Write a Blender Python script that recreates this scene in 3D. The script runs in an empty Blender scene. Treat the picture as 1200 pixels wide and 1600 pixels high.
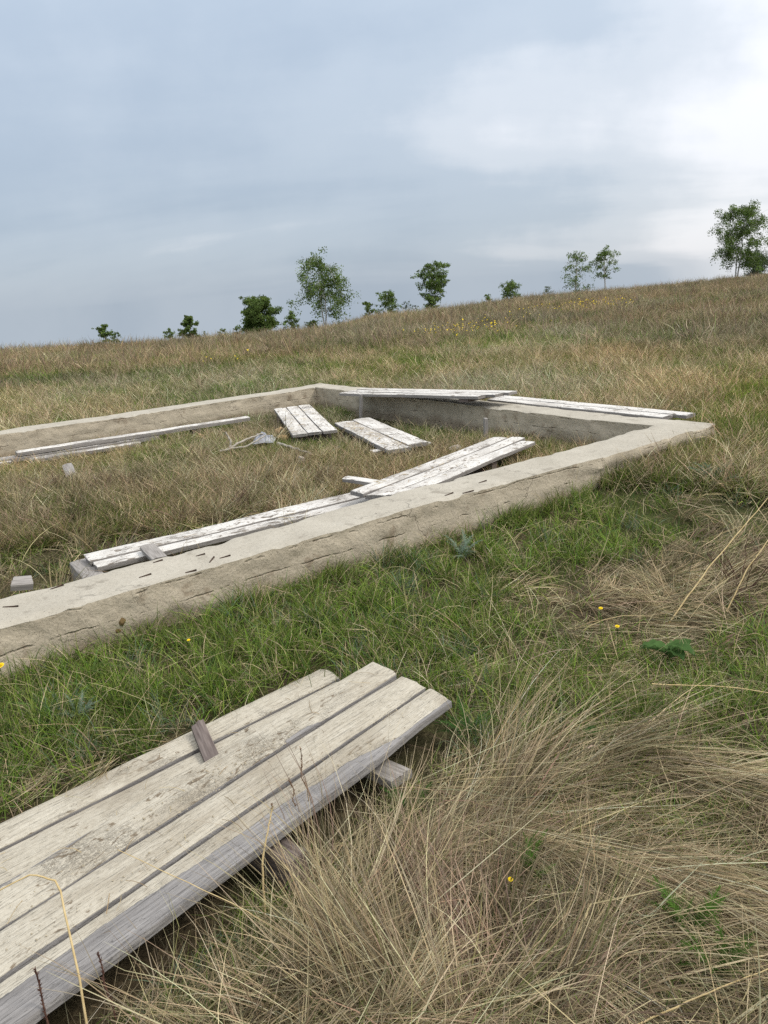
import bpy, math, random
import numpy as np
from mathutils import Matrix, Vector

# ------------------------------------------------------------------ camera, sky, sun, exposure
scene = bpy.context.scene
COL = scene.collection
H = 1.62
cam_d = bpy.data.cameras.new('camera')
cam_d.sensor_fit = 'HORIZONTAL'; cam_d.sensor_width = 36.0; cam_d.lens = 36.0
cam_d.clip_start = 0.05; cam_d.clip_end = 2000.0
cam = bpy.data.objects.new('camera', cam_d); COL.objects.link(cam)
RM = ((0.99766079, -0.06835894, 0.0), (-0.01922577, -0.28058939, 0.95963533), (-0.06559966, -0.95739054, -0.28124729))
cam.matrix_world = Matrix(((RM[0][0], -RM[0][1], -RM[0][2], 0.0),
                           (RM[1][0], -RM[1][1], -RM[1][2], 0.0),
                           (RM[2][0], -RM[2][1], -RM[2][2], H),
                           (0, 0, 0, 1)))
scene.camera = cam

SUN_EL, SUN_AZ = 50.0, 98.0            # degrees; azimuth clockwise from +Y
sun_vec = Vector((math.sin(math.radians(SUN_AZ)) * math.cos(math.radians(SUN_EL)),
                  math.cos(math.radians(SUN_AZ)) * math.cos(math.radians(SUN_EL)),
                  math.sin(math.radians(SUN_EL))))
sun_d = bpy.data.lights.new('sun', 'SUN'); sun_d.energy = 1.5; sun_d.angle = math.radians(16); sun_d.color = (1.0, 0.95, 0.87)
sun_o = bpy.data.objects.new('sun', sun_d); COL.objects.link(sun_o)
sun_o.rotation_euler = (-sun_vec).to_track_quat('-Z', 'Y').to_euler(); sun_o.location = (10, 10, 30)

world = bpy.data.worlds.new('World'); scene.world = world; world.use_nodes = True
def build_world():
    nt = world.node_tree; nt.nodes.clear(); N = nt.nodes.new; L = nt.links.new
    out = N('ShaderNodeOutputWorld'); bg = N('ShaderNodeBackground'); bg.inputs[1].default_value = 0.1
    sky = N('ShaderNodeTexSky'); sky.sky_type = 'NISHITA'; sky.sun_disc = False
    sky.sun_elevation = math.radians(SUN_EL); sky.sun_rotation = math.radians(SUN_AZ)
    tc = N('ShaderNodeTexCoord'); sep = N('ShaderNodeSeparateXYZ'); L(tc.outputs['Generated'], sep.inputs[0])
    # project the view direction on a cloud deck so that the cloud bands flatten towards the horizon
    zc = N('ShaderNodeMath'); zc.operation = 'MAXIMUM'; L(sep.outputs[2], zc.inputs[0]); zc.inputs[1].default_value = 0.0
    za = N('ShaderNodeMath'); za.operation = 'ADD'; L(zc.outputs[0], za.inputs[0]); za.inputs[1].default_value = 0.22
    dx = N('ShaderNodeMath'); dx.operation = 'DIVIDE'; L(sep.outputs[0], dx.inputs[0]); L(za.outputs[0], dx.inputs[1])
    dy = N('ShaderNodeMath'); dy.operation = 'DIVIDE'; L(sep.outputs[1], dy.inputs[0]); L(za.outputs[0], dy.inputs[1])
    cmb = N('ShaderNodeCombineXYZ'); L(dx.outputs[0], cmb.inputs[0]); L(dy.outputs[0], cmb.inputs[1])
    mp = N('ShaderNodeMapping'); L(cmb.outputs[0], mp.inputs[0])
    mp.inputs['Location'].default_value = (1.35, 0.2, 0.0); mp.inputs['Rotation'].default_value = (0, 0, math.radians(14)); mp.inputs['Scale'].default_value = (0.42, 0.8, 1)
    n1 = N('ShaderNodeTexNoise'); n1.inputs['Scale'].default_value = 1.0; n1.inputs['Detail'].default_value = 7.0; n1.inputs['Roughness'].default_value = 0.47
    n1.inputs['Distortion'].default_value = 0.35; L(mp.outputs[0], n1.inputs['Vector'])
    # bright cloud around the hidden sun
    nrm = N('ShaderNodeVectorMath'); nrm.operation = 'NORMALIZE'; L(tc.outputs['Generated'], nrm.inputs[0])
    dot = N('ShaderNodeVectorMath'); dot.operation = 'DOT_PRODUCT'; L(nrm.outputs[0], dot.inputs[0]); dot.inputs[1].default_value = sun_vec
    glow = N('ShaderNodeMapRange'); glow.interpolation_type = 'SMOOTHSTEP'; L(dot.outputs['Value'], glow.inputs[0])
    glow.inputs[1].default_value = -0.30; glow.inputs[2].default_value = 1.0; glow.inputs[3].default_value = -0.09; glow.inputs[4].default_value = 0.46
    n2 = N('ShaderNodeTexNoise'); n2.inputs['Scale'].default_value = 5.5; n2.inputs['Detail'].default_value = 6.0; n2.inputs['Roughness'].default_value = 0.55; L(nrm.outputs[0], n2.inputs['Vector'])
    mot = N('ShaderNodeMath'); mot.operation = 'MULTIPLY_ADD'; L(n2.outputs[0], mot.inputs[0]); mot.inputs[1].default_value = 0.34; mot.inputs[2].default_value = -0.165
    ad0 = N('ShaderNodeMath'); ad0.operation = 'ADD'; L(n1.outputs[0], ad0.inputs[0]); L(mot.outputs[0], ad0.inputs[1])
    add = N('ShaderNodeMath'); add.operation = 'ADD'; L(ad0.outputs[0], add.inputs[0]); L(glow.outputs[0], add.inputs[1])
    ramp = N('ShaderNodeValToRGB'); cr = ramp.color_ramp; cr.interpolation = 'EASE'
    cr.elements[0].position = 0.30; cr.elements[0].color = (0.360, 0.430, 0.520, 1)
    cr.elements[1].position = 0.78; cr.elements[1].color = (0.80, 0.81, 0.845, 1)
    e = cr.elements.new(0.48); e.color = (0.430, 0.495, 0.575, 1)
    e = cr.elements.new(0.60); e.color = (0.560, 0.605, 0.665, 1)
    L(add.outputs[0], ramp.inputs[0])
    x10 = N('ShaderNodeVectorMath'); x10.operation = 'SCALE'; L(ramp.outputs[0], x10.inputs[0]); x10.inputs['Scale'].default_value = 8.9
    # overcast law: a cloud deck grows brighter from the horizon to the zenith, as 1 + 2 sin(elevation)
    cie = N('ShaderNodeMath'); cie.operation = 'MULTIPLY_ADD'; L(zc.outputs[0], cie.inputs[0]); cie.inputs[1].default_value = 1.1; cie.inputs[2].default_value = 0.9
    xc = N('ShaderNodeVectorMath'); xc.operation = 'SCALE'; L(x10.outputs[0], xc.inputs[0]); L(cie.outputs[0], xc.inputs['Scale'])
    mix = N('ShaderNodeMix'); mix.data_type = 'RGBA'; mix.inputs[0].default_value = 0.9
    L(sky.outputs[0], mix.inputs[6]); L(xc.outputs[0], mix.inputs[7])
    L(mix.outputs[2], bg.inputs[0]); L(bg.outputs[0], out.inputs[0])
build_world()
vs = scene.view_settings; vs.view_transform = 'Standard'; vs.look = 'None'; vs.exposure = 0.45; vs.gamma = 1.0; vs.use_curve_mapping = False
scene.cycles.max_bounces = 6; scene.cycles.diffuse_bounces = 3; scene.cycles.glossy_bounces = 2
scene.cycles.transmission_bounces = 3; scene.cycles.transparent_max_bounces = 4; scene.cycles.use_denoising = False
scene.cycles.caustics_reflective = False; scene.cycles.caustics_refractive = False

# ------------------------------------------------------------------ numpy helpers
def hash2(ix, iy, seed):
    h = (ix.astype(np.int64) * 374761393 + iy.astype(np.int64) * 668265263 + seed * 982451653) & 0xFFFFFFFF
    h = ((h ^ (h >> 13)) * 1274126177) & 0xFFFFFFFF
    return ((h ^ (h >> 16)) & 0xFFFFFF) / float(0xFFFFFF)
def vnoise(x, y, seed=0):
    x = np.asarray(x, float); y = np.asarray(y, float)
    ix = np.floor(x); iy = np.floor(y); fx = x - ix; fy = y - iy
    fx = fx * fx * (3 - 2 * fx); fy = fy * fy * (3 - 2 * fy)
    a = hash2(ix, iy, seed); b = hash2(ix + 1, iy, seed); c = hash2(ix, iy + 1, seed); d = hash2(ix + 1, iy + 1, seed)
    return (a * (1 - fx) + b * fx) * (1 - fy) + (c * (1 - fx) + d * fx) * fy
def fbm(x, y, seed=0, oct=4):
    s = 0.0; a = 0.5; t = 0.0
    x = np.asarray(x, float); y = np.asarray(y, float)
    for o in range(oct):
        s = s + a * vnoise(x, y, seed + o * 17); t += a; a *= 0.5; x = x * 2.03 + 13.7; y = y * 2.03 - 7.1
    return s / t
def ss(a, b, x):
    t = np.clip((np.asarray(x, float) - a) / (b - a), 0, 1); return t * t * (3 - 2 * t)

# foundation frame: u along the long walls, w across
E1 = np.array([0.8100, 0.5864]); E2 = np.array([-0.5864, 0.8100])
def uw(x, y): return x * E1[0] + y * E1[1], x * E2[0] + y * E2[1]
def xy(u, w): return u * E1[0] + w * E2[0], u * E1[1] + w * E2[1]
U_IN, U_OUT, W_OUT, W_IN, WF_IN, WF_OUT = 5.56, 5.86, 3.40, 3.75, 9.07, 9.40
SKY_AZ = np.array([-60, -32.29, -25.22, -21.31, -17.17, -12.82, -8.32, -3.72, -1.84, -0.42, 0.98, 5.6, 10.15, 14.57, 18.8, 22.83, 26.63, 33.49, 60])
SKY_S = np.array([-0.03, -0.0332, -0.041, -0.0436, -0.0461, -0.0461, -0.0459, -0.0454, -0.0406, -0.0359, -0.0336, -0.031, -0.0252, -0.0224, -0.0204, -0.0176, -0.0142, -0.0079, -0.004])
GRASS_TOP = 0.29
def crest(az): return 42.0 + np.clip(az + 5.0, 0, 40) * 0.8
def ground(x, y):
    x = np.asarray(x, float); y = np.asarray(y, float)
    u, w = uw(x, y); r = np.hypot(x, y) + 1e-6; az = np.degrees(np.arctan2(x, y))
    near = 0.11 * ss(1.5, 3.3, w) + 0.07 * ss(3.0, 6.0, u) * ss(2.3, 3.4, w)
    near = near + 0.10 * np.maximum(ss(5.6, 9.0, u), ss(9.0, 12.0, w))
    inside = ss(-3, -2.5, u) * (1 - ss(U_IN, U_OUT, u)) * ss(W_OUT, W_IN, w) * (1 - ss(WF_IN, WF_OUT, w))
    near = near * (1 - inside) + 0.045 * inside
    near = near + 0.05 * (fbm(x * 1.3, y * 1.3, 5, 3) - 0.5) * (1 - 0.3 * inside)
    azc = np.clip(az, -60, 60); Dc = crest(azc); s = np.interp(azc, SKY_AZ, SKY_S) - GRASS_TOP / Dc
    k = (H + 12 * s - 0.3) / (Dc - 12) ** 2
    far = H + s * r - k * (r - Dc) ** 2
    far = np.where(r > Dc, np.maximum(far, H + s * r - k * (r - Dc) ** 2 * 0.9), far)
    far = np.maximum(far, -30.0)
    far = far + 0.25 * (fbm(x * 0.12, y * 0.12, 9, 3) - 0.5) * ss(14, 25, r) * (1 - ss(0.75, 0.95, r / Dc))
    b = ss(10, 16, r)
    back = ss(60, 100, np.abs(az))
    far = far * (1 - back) + (0.1 - 0.002 * r) * back
    return near * (1 - b) + far * b

def rot2(px, py, a): c, s = math.cos(a), math.sin(a); return px * c - py * s, px * s + py * c

# ------------------------------------------------------------------ object helpers
def tag(o, label=None, cat=None, group=None, kind=None):
    if label: o['label'] = label
    if cat: o['category'] = cat
    if group: o['group'] = group
    if kind: o['kind'] = kind
    return o
def empty(name, loc, rot=(0, 0, 0), label=None, cat=None, group=None):
    o = bpy.data.objects.new(name, None); COL.objects.link(o); o.location = loc; o.rotation_euler = rot
    o.empty_display_size = 0.1
    return tag(o, label, cat, group)
def link(name, me, parent=None, loc=None, rot=None):
    o = bpy.data.objects.new(name, me); COL.objects.link(o)
    if parent: o.parent = parent
    if loc is not None: o.location = loc
    if rot is not None: o.rotation_euler = rot
    return o
def mesh_np(name, V, F, mats, smooth=False, matidx=None):
    """V (n,3) float array, F (m,4) or (m,3) int array -> mesh"""
    V = np.ascontiguousarray(V, dtype=np.float32); F = np.ascontiguousarray(F, dtype=np.int32)
    me = bpy.data.meshes.new(name); k = F.shape[1]
    me.vertices.add(len(V)); me.vertices.foreach_set('co', V.ravel())
    me.loops.add(F.size); me.loops.foreach_set('vertex_index', F.ravel())
    me.polygons.add(len(F)); me.polygons.foreach_set('loop_start', np.arange(0, F.size, k, dtype=np.int32))
    if matidx is not None: me.polygons.foreach_set('material_index', np.asarray(matidx, dtype=np.int32))
    me.polygons.foreach_set('use_smooth', np.full(len(F), smooth, dtype=bool))
    for m in (mats if isinstance(mats, (list, tuple)) else [mats]): me.materials.append(m)
    me.update(calc_edges=True)
    return me
def col_attr(me, C, name='col'):
    a = me.attributes.new(name, 'FLOAT_COLOR', 'POINT')
    a.data.foreach_set('color', np.ascontiguousarray(np.concatenate([C, np.ones((len(C), 1))], 1), dtype=np.float32).ravel())
def float_attr(me, v, name):
    a = me.attributes.new(name, 'FLOAT', 'POINT'); a.data.foreach_set('value', np.ascontiguousarray(v, dtype=np.float32))
def tube_vf(P, R, sides=6, base=0):
    P = np.asarray(P, float); n = len(P); R = np.asarray(R, float) * np.ones(n)
    T = np.gradient(P, axis=0); T /= np.linalg.norm(T, axis=1, keepdims=True) + 1e-9
    ref = np.array([0.31, 0.17, 0.93]) if abs(T[0][2]) < 0.9 else np.array([0.93, 0.17, 0.31])
    A = np.cross(T, ref); A /= np.linalg.norm(A, axis=1, keepdims=True) + 1e-9; B = np.cross(T, A)
    an = np.arange(sides) / sides * 2 * math.pi
    V = (P[:, None, :] + R[:, None, None] * (np.cos(an)[None, :, None] * A[:, None, :] + np.sin(an)[None, :, None] * B[:, None, :])).reshape(-1, 3)
    F = []
    for i in range(n - 1):
        for j in range(sides):
            F.append((base + i * sides + j, base + i * sides + (j + 1) % sides, base + (i + 1) * sides + (j + 1) % sides, base + (i + 1) * sides + j))
    for j in range(1, sides - 2, 2):   # caps
        F.append((base, base + j, base + j + 1, base + min(j + 2, sides - 1)))
        o = base + (n - 1) * sides; F.append((o, o + min(j + 2, sides - 1), o + j + 1, o + j))
    return V, F
def tubes_mesh(name, paths, mat, sides=6, smooth=True):
    VV, FF, b = [], [], 0
    for P, R in paths:
        V, F = tube_vf(P, R, sides, b); VV.append(V); FF += F; b += len(V)
    return mesh_np(name, np.concatenate(VV), np.array(FF), mat, smooth)

# ------------------------------------------------------------------ materials
def new_mat(name):
    m = bpy.data.materials.new(name); m.use_nodes = True; nt = m.node_tree; nt.nodes.clear()
    return m, nt, nt.nodes.new, nt.links.new
def ramp_node(N, stops, interp='LINEAR'):
    r = N('ShaderNodeValToRGB'); c = r.color_ramp; c.interpolation = interp
    c.elements[0].position = stops[0][0]; c.elements[0].color = (*stops[0][1], 1)
    c.elements[1].position = stops[-1][0]; c.elements[1].color = (*stops[-1][1], 1)
    for p, col in stops[1:-1]:
        e = c.elements.new(p); e.color = (*col, 1)
    return r
def noise_node(N, L, vec, scale, detail=3.0, rough=0.55, dist=0.0):
    n = N('ShaderNodeTexNoise'); n.inputs['Scale'].default_value = scale; n.inputs['Detail'].default_value = detail
    n.inputs['Roughness'].default_value = rough; n.inputs['Distortion'].default_value = dist
    if vec is not None: L(vec, n.inputs['Vector'])
    return n
def map_node(N, L, vec, scale=(1, 1, 1), rot=(0, 0, 0)):
    m = N('ShaderNodeMapping'); m.inputs['Scale'].default_value = scale; m.inputs['Rotation'].default_value = rot; L(vec, m.inputs[0]); return m
def mixc(N, L, f, a, b, blend='MIX'):
    m = N('ShaderNodeMix'); m.data_type = 'RGBA'; m.blend_type = blend
    for i, v in ((0, f), (6, a), (7, b)):
        if isinstance(v, (int, float)): m.inputs[i].default_value = v
        elif isinstance(v, tuple): m.inputs[i].default_value = (*v, 1)
        else: L(v, m.inputs[i])
    return m.outputs[2]
def mathn(N, L, op, a, b=None, clamp=False):
    m = N('ShaderNodeMath'); m.operation = op; m.use_clamp = clamp
    for i, v in ((0, a), (1, b)):
        if v is None: continue
        if isinstance(v, (int, float)): m.inputs[i].default_value = v
        else: L(v, m.inputs[i])
    return m.outputs[0]
def maprange(N, L, v, a, b, c=0.0, d=1.0):
    m = N('ShaderNodeMapRange'); m.interpolation_type = 'SMOOTHSTEP'; L(v, m.inputs[0])
    for i, q in ((1, a), (2, b), (3, c), (4, d)): m.inputs[i].default_value = q
    return m.outputs[0]
def finish(nt, N, L, color, rough=0.85, bump=None, strength=0.4, dist=0.01, spec=0.2):
    p = N('ShaderNodeBsdfPrincipled'); o = N('ShaderNodeOutputMaterial')
    if isinstance(color, tuple): p.inputs['Base Color'].default_value = (*color, 1)
    else: L(color, p.inputs['Base Color'])
    if isinstance(rough, (int, float)): p.inputs['Roughness'].default_value = rough
    else: L(rough, p.inputs['Roughness'])
    p.inputs['Specular IOR Level'].default_value = spec
    if bump is not None:
        b = N('ShaderNodeBump'); b.inputs['Strength'].default_value = strength; b.inputs['Distance'].default_value = dist
        L(bump, b.inputs['Height']); L(b.outputs[0], p.inputs['Normal'])
    L(p.outputs[0], o.inputs[0])
def blade_mat(name, instanced, trans=0.35):
    m, nt, N, L = new_mat(name)
    a = N('ShaderNodeAttribute'); a.attribute_name = 'col'; c = a.outputs['Color']
    if instanced:
        t = N('ShaderNodeAttribute'); t.attribute_name = 'tone'; t.attribute_type = 'INSTANCER'
        c = mixc(N, L, 1.0, c, t.outputs['Color'], 'MULTIPLY')
    d = N('ShaderNodeBsdfDiffuse'); tr = N('ShaderNodeBsdfTranslucent'); mx = N('ShaderNodeMixShader'); o = N('ShaderNodeOutputMaterial')
    mx.inputs[0].default_value = trans
    L(c, d.inputs[0]); L(c, tr.inputs[0]); L(d.outputs[0], mx.inputs[1]); L(tr.outputs[0], mx.inputs[2]); L(mx.outputs[0], o.inputs[0])
    return m
M = {}
M['blade'] = blade_mat('grass_blades', False, 0.22)
M['blade_i'] = blade_mat('tuft_blades', True)
M['leafage'] = blade_mat('tree_leaves', False, 0.4)
def solid_noise(name, c1, c2, scale=20.0, rough=0.85, bump=0.3, stretch=(1, 1, 1), bdist=0.004):
    m, nt, N, L = new_mat(name); tc = N('ShaderNodeTexCoord'); mp = map_node(N, L, tc.outputs['Object'], stretch)
    n = noise_node(N, L, mp.outputs[0], scale, 5); r = ramp_node(N, [(0.3, c1), (0.7, c2)]); L(n.outputs[0], r.inputs[0])
    finish(nt, N, L, r.outputs[0], rough, n.outputs[0], bump, bdist)
    return m
M['stem_green'] = solid_noise('green_stem', (0.05, 0.09, 0.02), (0.09, 0.14, 0.03), 40)
M['straw'] = solid_noise('straw_stalk', (0.42, 0.31, 0.14), (0.60, 0.47, 0.25), 30)
M['dark_stem'] = solid_noise('dark_dead_stem', (0.06, 0.028, 0.022), (0.14, 0.075, 0.05), 60)
M['brown_stem'] = solid_noise('brown_dead_stem', (0.13, 0.075, 0.045), (0.26, 0.16, 0.09), 60)
M['rust'] = solid_noise('rusty_steel', (0.025, 0.017, 0.013), (0.075, 0.045, 0.03), 90)
M['stone_ochre'] = solid_noise('ochre_stone', (0.30, 0.19, 0.09), (0.46, 0.34, 0.19), 14, bdist=0.01)
M['stone_brown'] = solid_noise('brown_stone', (0.07, 0.05, 0.025), (0.20, 0.135, 0.055), 25, bdist=0.01)
M['stone_pale'] = solid_noise('pale_stone', (0.30, 0.26, 0.21), (0.44, 0.38, 0.31), 20, bdist=0.01)
M['grey_wood'] = solid_noise('grey_weathered_wood', (0.17, 0.155, 0.138), (0.36, 0.335, 0.305), 9, stretch=(1, 14, 14), bdist=0.003)
M['dark_wood'] = solid_noise('dark_weathered_wood', (0.08, 0.062, 0.055), (0.20, 0.165, 0.145), 9, stretch=(1, 14, 14), bdist=0.003)
M['rag'] = solid_noise('grey_cloth', (0.22, 0.23, 0.25), (0.42, 0.43, 0.46), 12, bdist=0.01)
M['root_wood'] = solid_noise('bleached_root', (0.27, 0.245, 0.20), (0.45, 0.41, 0.34), 14, stretch=(2, 2, 2))
M['clay'] = solid_noise('dried_clay', (0.30, 0.255, 0.175), (0.44, 0.385, 0.28), 60, bdist=0.002)
M['yellow'] = solid_noise('yellow_petal', (0.75, 0.52, 0.01), (0.85, 0.66, 0.03), 30)

def board_material(name, cream, cream2, wood1, wood2, fleck, fleck_amt, cover):
    """weathered timber under a crust of dried clay or limewash; attribute 'bare' wears the crust away"""
    m, nt, N, L = new_mat(name); tc = N('ShaderNodeTexCoord'); oi = N('ShaderNodeObjectInfo')
    off = N('ShaderNodeVectorMath'); off.operation = 'SCALE'; off.inputs[0].default_value = (17.0, 9.0, 5.0); L(oi.outputs['Random'], off.inputs['Scale'])
    va = N('ShaderNodeVectorMath'); va.operation = 'ADD'; L(tc.outputs['Object'], va.inputs[0]); L(off.outputs[0], va.inputs[1]); vec = va.outputs[0]
    g = noise_node(N, L, map_node(N, L, vec, (1.6, 42, 42)).outputs[0], 2.2, 6, 0.65, 0.6)
    wr = ramp_node(N, [(0.28, wood1), (0.52, tuple((a + b) / 2 for a, b in zip(wood1, wood2))), (0.75, wood2)]); L(g.outputs[0], wr.inputs[0])
    big = noise_node(N, L, map_node(N, L, vec, (1.2, 3.0, 3.0)).outputs[0], 2.6, 5, 0.62, 0.8)
    fine = noise_node(N, L, map_node(N, L, vec, (1.0, 1.6, 1.6)).outputs[0], 55, 5, 0.65)
    at = N('ShaderNodeAttribute'); at.attribute_name = 'bare'
    s1 = mathn(N, L, 'MULTIPLY', big.outputs[0], 1.0); s2 = mathn(N, L, 'MULTIPLY', fine.outputs[0], 0.35); s3 = mathn(N, L, 'ADD', s1, s2)
    s4 = mathn(N, L, 'ADD', s3, mathn(N, L, 'MULTIPLY', g.outputs[0], 0.22))
    s5 = mathn(N, L, 'SUBTRACT', s4, at.outputs['Fac'])
    mask = maprange(N, L, s5, cover, cover + 0.10)
    gran = noise_node(N, L, vec, 240, 3, 0.6)
    cr = ramp_node(N, [(0.3, cream), (0.7, cream2)]); L(mathn(N, L, 'ADD', mathn(N, L, 'MULTIPLY', fine.outputs[0], 0.6), mathn(N, L, 'MULTIPLY', big.outputs[0], 0.4)), cr.inputs[0])
    cc = mixc(N, L, mathn(N, L, 'MULTIPLY', maprange(N, L, gran.outputs[0], 0.52, 0.7), 0.22), cr.outputs[0], tuple(c * 0.5 for c in cream))
    # dark flakes and dirt caught on the crust
    fl = noise_node(N, L, map_node(N, L, vec, (1.0, 2.6, 2.6), (0, 0, 0.2)).outputs[0], 13, 5, 0.62, 1.2)
    fb = noise_node(N, L, vec, 3.1, 3)
    fm = maprange(N, L, mathn(N, L, 'ADD', fl.outputs[0], mathn(N, L, 'MULTIPLY', mathn(N, L, 'SUBTRACT', fb.outputs[0], 0.5), 0.45)), 0.66 - fleck_amt, 0.72 - fleck_amt)
    c2 = mixc(N, L, mathn(N, L, 'MULTIPLY', fm, 0.9), cc, fleck)
    dirt = noise_node(N, L, map_node(N, L, vec, (1.0, 2.2, 2.2)).outputs[0], 1.7, 6, 0.68, 0.6)
    c2 = mixc(N, L, mathn(N, L, 'MULTIPLY', maprange(N, L, dirt.outputs[0], 0.44, 0.66), 0.65), c2, tuple(0.55 * a + 0.45 * b for a, b in zip(cream, fleck)))
    color = mixc(N, L, mask, wr.outputs[0], c2)
    # fine drying cracks along the grain
    ck = noise_node(N, L, map_node(N, L, vec, (0.8, 26, 26)).outputs[0], 3.0, 3, 0.5, 1.5)
    ckm = maprange(N, L, mathn(N, L, 'ABSOLUTE', mathn(N, L, 'SUBTRACT', ck.outputs[0], 0.5)), 0.0, 0.012, 1.0, 0.0)
    color = mixc(N, L, mathn(N, L, 'MULTIPLY', ckm, 0.45), color, tuple(c * 0.35 for c in wood1))
    wob = N('ShaderNodeVectorMath'); wob.operation = 'ADD'; ws = N('ShaderNodeVectorMath'); ws.operation = 'SCALE'; ws.inputs['Scale'].default_value = 0.16
    L(fine.outputs['Color'], ws.inputs[0]); L(vec, wob.inputs[0]); L(ws.outputs[0], wob.inputs[1])
    vo = N('ShaderNodeTexVoronoi'); vo.feature = 'DISTANCE_TO_EDGE'; vo.inputs['Scale'].default_value = 26.0; L(wob.outputs[0], vo.inputs['Vector'])
    cka = mathn(N, L, 'MULTIPLY', maprange(N, L, vo.outputs['Distance'], 0.02, 0.09, 1.0, 0.0), maprange(N, L, fb.outputs[0], 0.55, 0.70)); cka = mathn(N, L, 'MULTIPLY', cka, mask)
    color = mixc(N, L, mathn(N, L, 'MULTIPLY', cka, 0.28), color, fleck)
    hgt = mathn(N, L, 'ADD', mathn(N, L, 'MULTIPLY', mask, 0.6), mathn(N, L, 'MULTIPLY', fine.outputs[0], 0.7))
    hgt = mathn(N, L, 'SUBTRACT', hgt, mathn(N, L, 'MULTIPLY', cka, 0.5))
    hgt = mathn(N, L, 'ADD', hgt, mathn(N, L, 'MULTIPLY', g.outputs[0], 0.35))
    hgt = mathn(N, L, 'SUBTRACT', hgt, mathn(N, L, 'MULTIPLY', ckm, 0.4))
    hgt = mathn(N, L, 'ADD', hgt, mathn(N, L, 'MULTIPLY', gran.outputs[0], 0.18))
    finish(nt, N, L, color, 0.88, hgt, 0.75, 0.006)
    return m
M['clay_board'] = board_material('clay_crusted_board', (0.35, 0.31, 0.235), (0.53, 0.49, 0.40), (0.14, 0.13, 0.122), (0.335, 0.32, 0.303), (0.17, 0.13, 0.085), 0.045, 0.40)
M['white_board'] = board_material('limewashed_board', (0.54, 0.51, 0.46), (0.72, 0.70, 0.65), (0.16, 0.145, 0.13), (0.34, 0.32, 0.295), (0.12, 0.092, 0.062), 0.095, 0.46)

def concrete_material(name, c1, c2, stain, fine_bump, stain_amt, lines=False):
    m, nt, N, L = new_mat(name); tc = N('ShaderNodeTexCoord'); vec = tc.outputs['Object']
    a = noise_node(N, L, vec, 3.0, 6, 0.6, 0.4); b = noise_node(N, L, vec, 45, 5, 0.65); c = noise_node(N, L, vec, 180, 3, 0.6)
    r = ramp_node(N, [(0.32, c1), (0.68, c2)]); L(mathn(N, L, 'ADD', mathn(N, L, 'MULTIPLY', a.outputs[0], 0.6), mathn(N, L, 'MULTIPLY', b.outputs[0], 0.4)), r.inputs[0])
    s = noise_node(N, L, vec, 7.5, 4, 0.6, 0.3)
    sm = maprange(N, L, s.outputs[0], 0.63 - stain_amt, 0.74 - stain_amt)
    col = mixc(N, L, mathn(N, L, 'MULTIPLY', sm, 0.55), r.outputs[0], stain)
    pit = maprange(N, L, c.outputs[0], 0.62, 0.72)
    col = mixc(N, L, mathn(N, L, 'MULTIPLY', pit, 0.45), col, tuple(x * 0.5 for x in stain))
    agg = maprange(N, L, noise_node(N, L, vec, 95, 2, 0.5).outputs[0], 0.66, 0.74)
    col = mixc(N, L, mathn(N, L, 'MULTIPLY', agg, 0.35), col, tuple(min(0.75, x * 1.35) for x in c2))
    h = mathn(N, L, 'ADD', mathn(N, L, 'MULTIPLY', b.outputs[0], 0.6), mathn(N, L, 'MULTIPLY', a.outputs[0], 0.8))
    h = mathn(N, L, 'SUBTRACT', h, mathn(N, L, 'MULTIPLY', pit, 0.3))
    wob = N('ShaderNodeVectorMath'); wob.operation = 'ADD'; ws = N('ShaderNodeVectorMath'); ws.operation = 'SCALE'; ws.inputs['Scale'].default_value = 0.25
    L(noise_node(N, L, vec, 5.0, 4, 0.7).outputs['Color'], ws.inputs[0]); L(vec, wob.inputs[0]); L(ws.outputs[0], wob.inputs[1])
    vo = N('ShaderNodeTexVoronoi'); vo.feature = 'DISTANCE_TO_EDGE'; vo.inputs['Scale'].default_value = 1.9; L(wob.outputs[0], vo.inputs['Vector'])
    crk = mathn(N, L, 'MULTIPLY', maprange(N, L, vo.outputs['Distance'], 0.002, 0.009, 1.0, 0.0), maprange(N, L, noise_node(N, L, vec, 1.4, 3).outputs[0], 0.48, 0.60))
    col = mixc(N, L, mathn(N, L, 'MULTIPLY', crk, 0.4), col, tuple(x * 0.35 for x in stain)); h = mathn(N, L, 'SUBTRACT', h, mathn(N, L, 'MULTIPLY', crk, 0.3))
    if lines:
        sz = N('ShaderNodeSeparateXYZ'); L(vec, sz.inputs[0])
        zz = mathn(N, L, 'ADD', mathn(N, L, 'MULTIPLY', sz.outputs[2], 9.5), mathn(N, L, 'MULTIPLY', a.outputs[0], 0.7))
        fr = mathn(N, L, 'ABSOLUTE', mathn(N, L, 'SUBTRACT', mathn(N, L, 'FRACT', zz), 0.5))
        ln = mathn(N, L, 'MULTIPLY', maprange(N, L, fr, 0.0, 0.07, 1.0, 0.0), maprange(N, L, s.outputs[0], 0.48, 0.60))
        col = mixc(N, L, mathn(N, L, 'MULTIPLY', ln, 0.35), col, tuple(x * 0.7 for x in stain)); h = mathn(N, L, 'SUBTRACT', h, mathn(N, L, 'MULTIPLY', ln, 0.5))
        soil = mathn(N, L, 'ADD', sz.outputs[2], mathn(N, L, 'MULTIPLY', mathn(N, L, 'SUBTRACT', a.outputs[0], 0.5), 0.22))
        col = mixc(N, L, mathn(N, L, 'MULTIPLY', maprange(N, L, soil, 0.11, 0.20, 1.0, 0.0), 0.6), col, stain)
    finish(nt, N, L, col, 0.9, h, fine_bump, 0.012)
    return m
M['conc_top'] = concrete_material('trowelled_concrete', (0.32, 0.29, 0.23), (0.46, 0.425, 0.35), (0.20, 0.175, 0.135), 0.8, 0.05)
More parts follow.
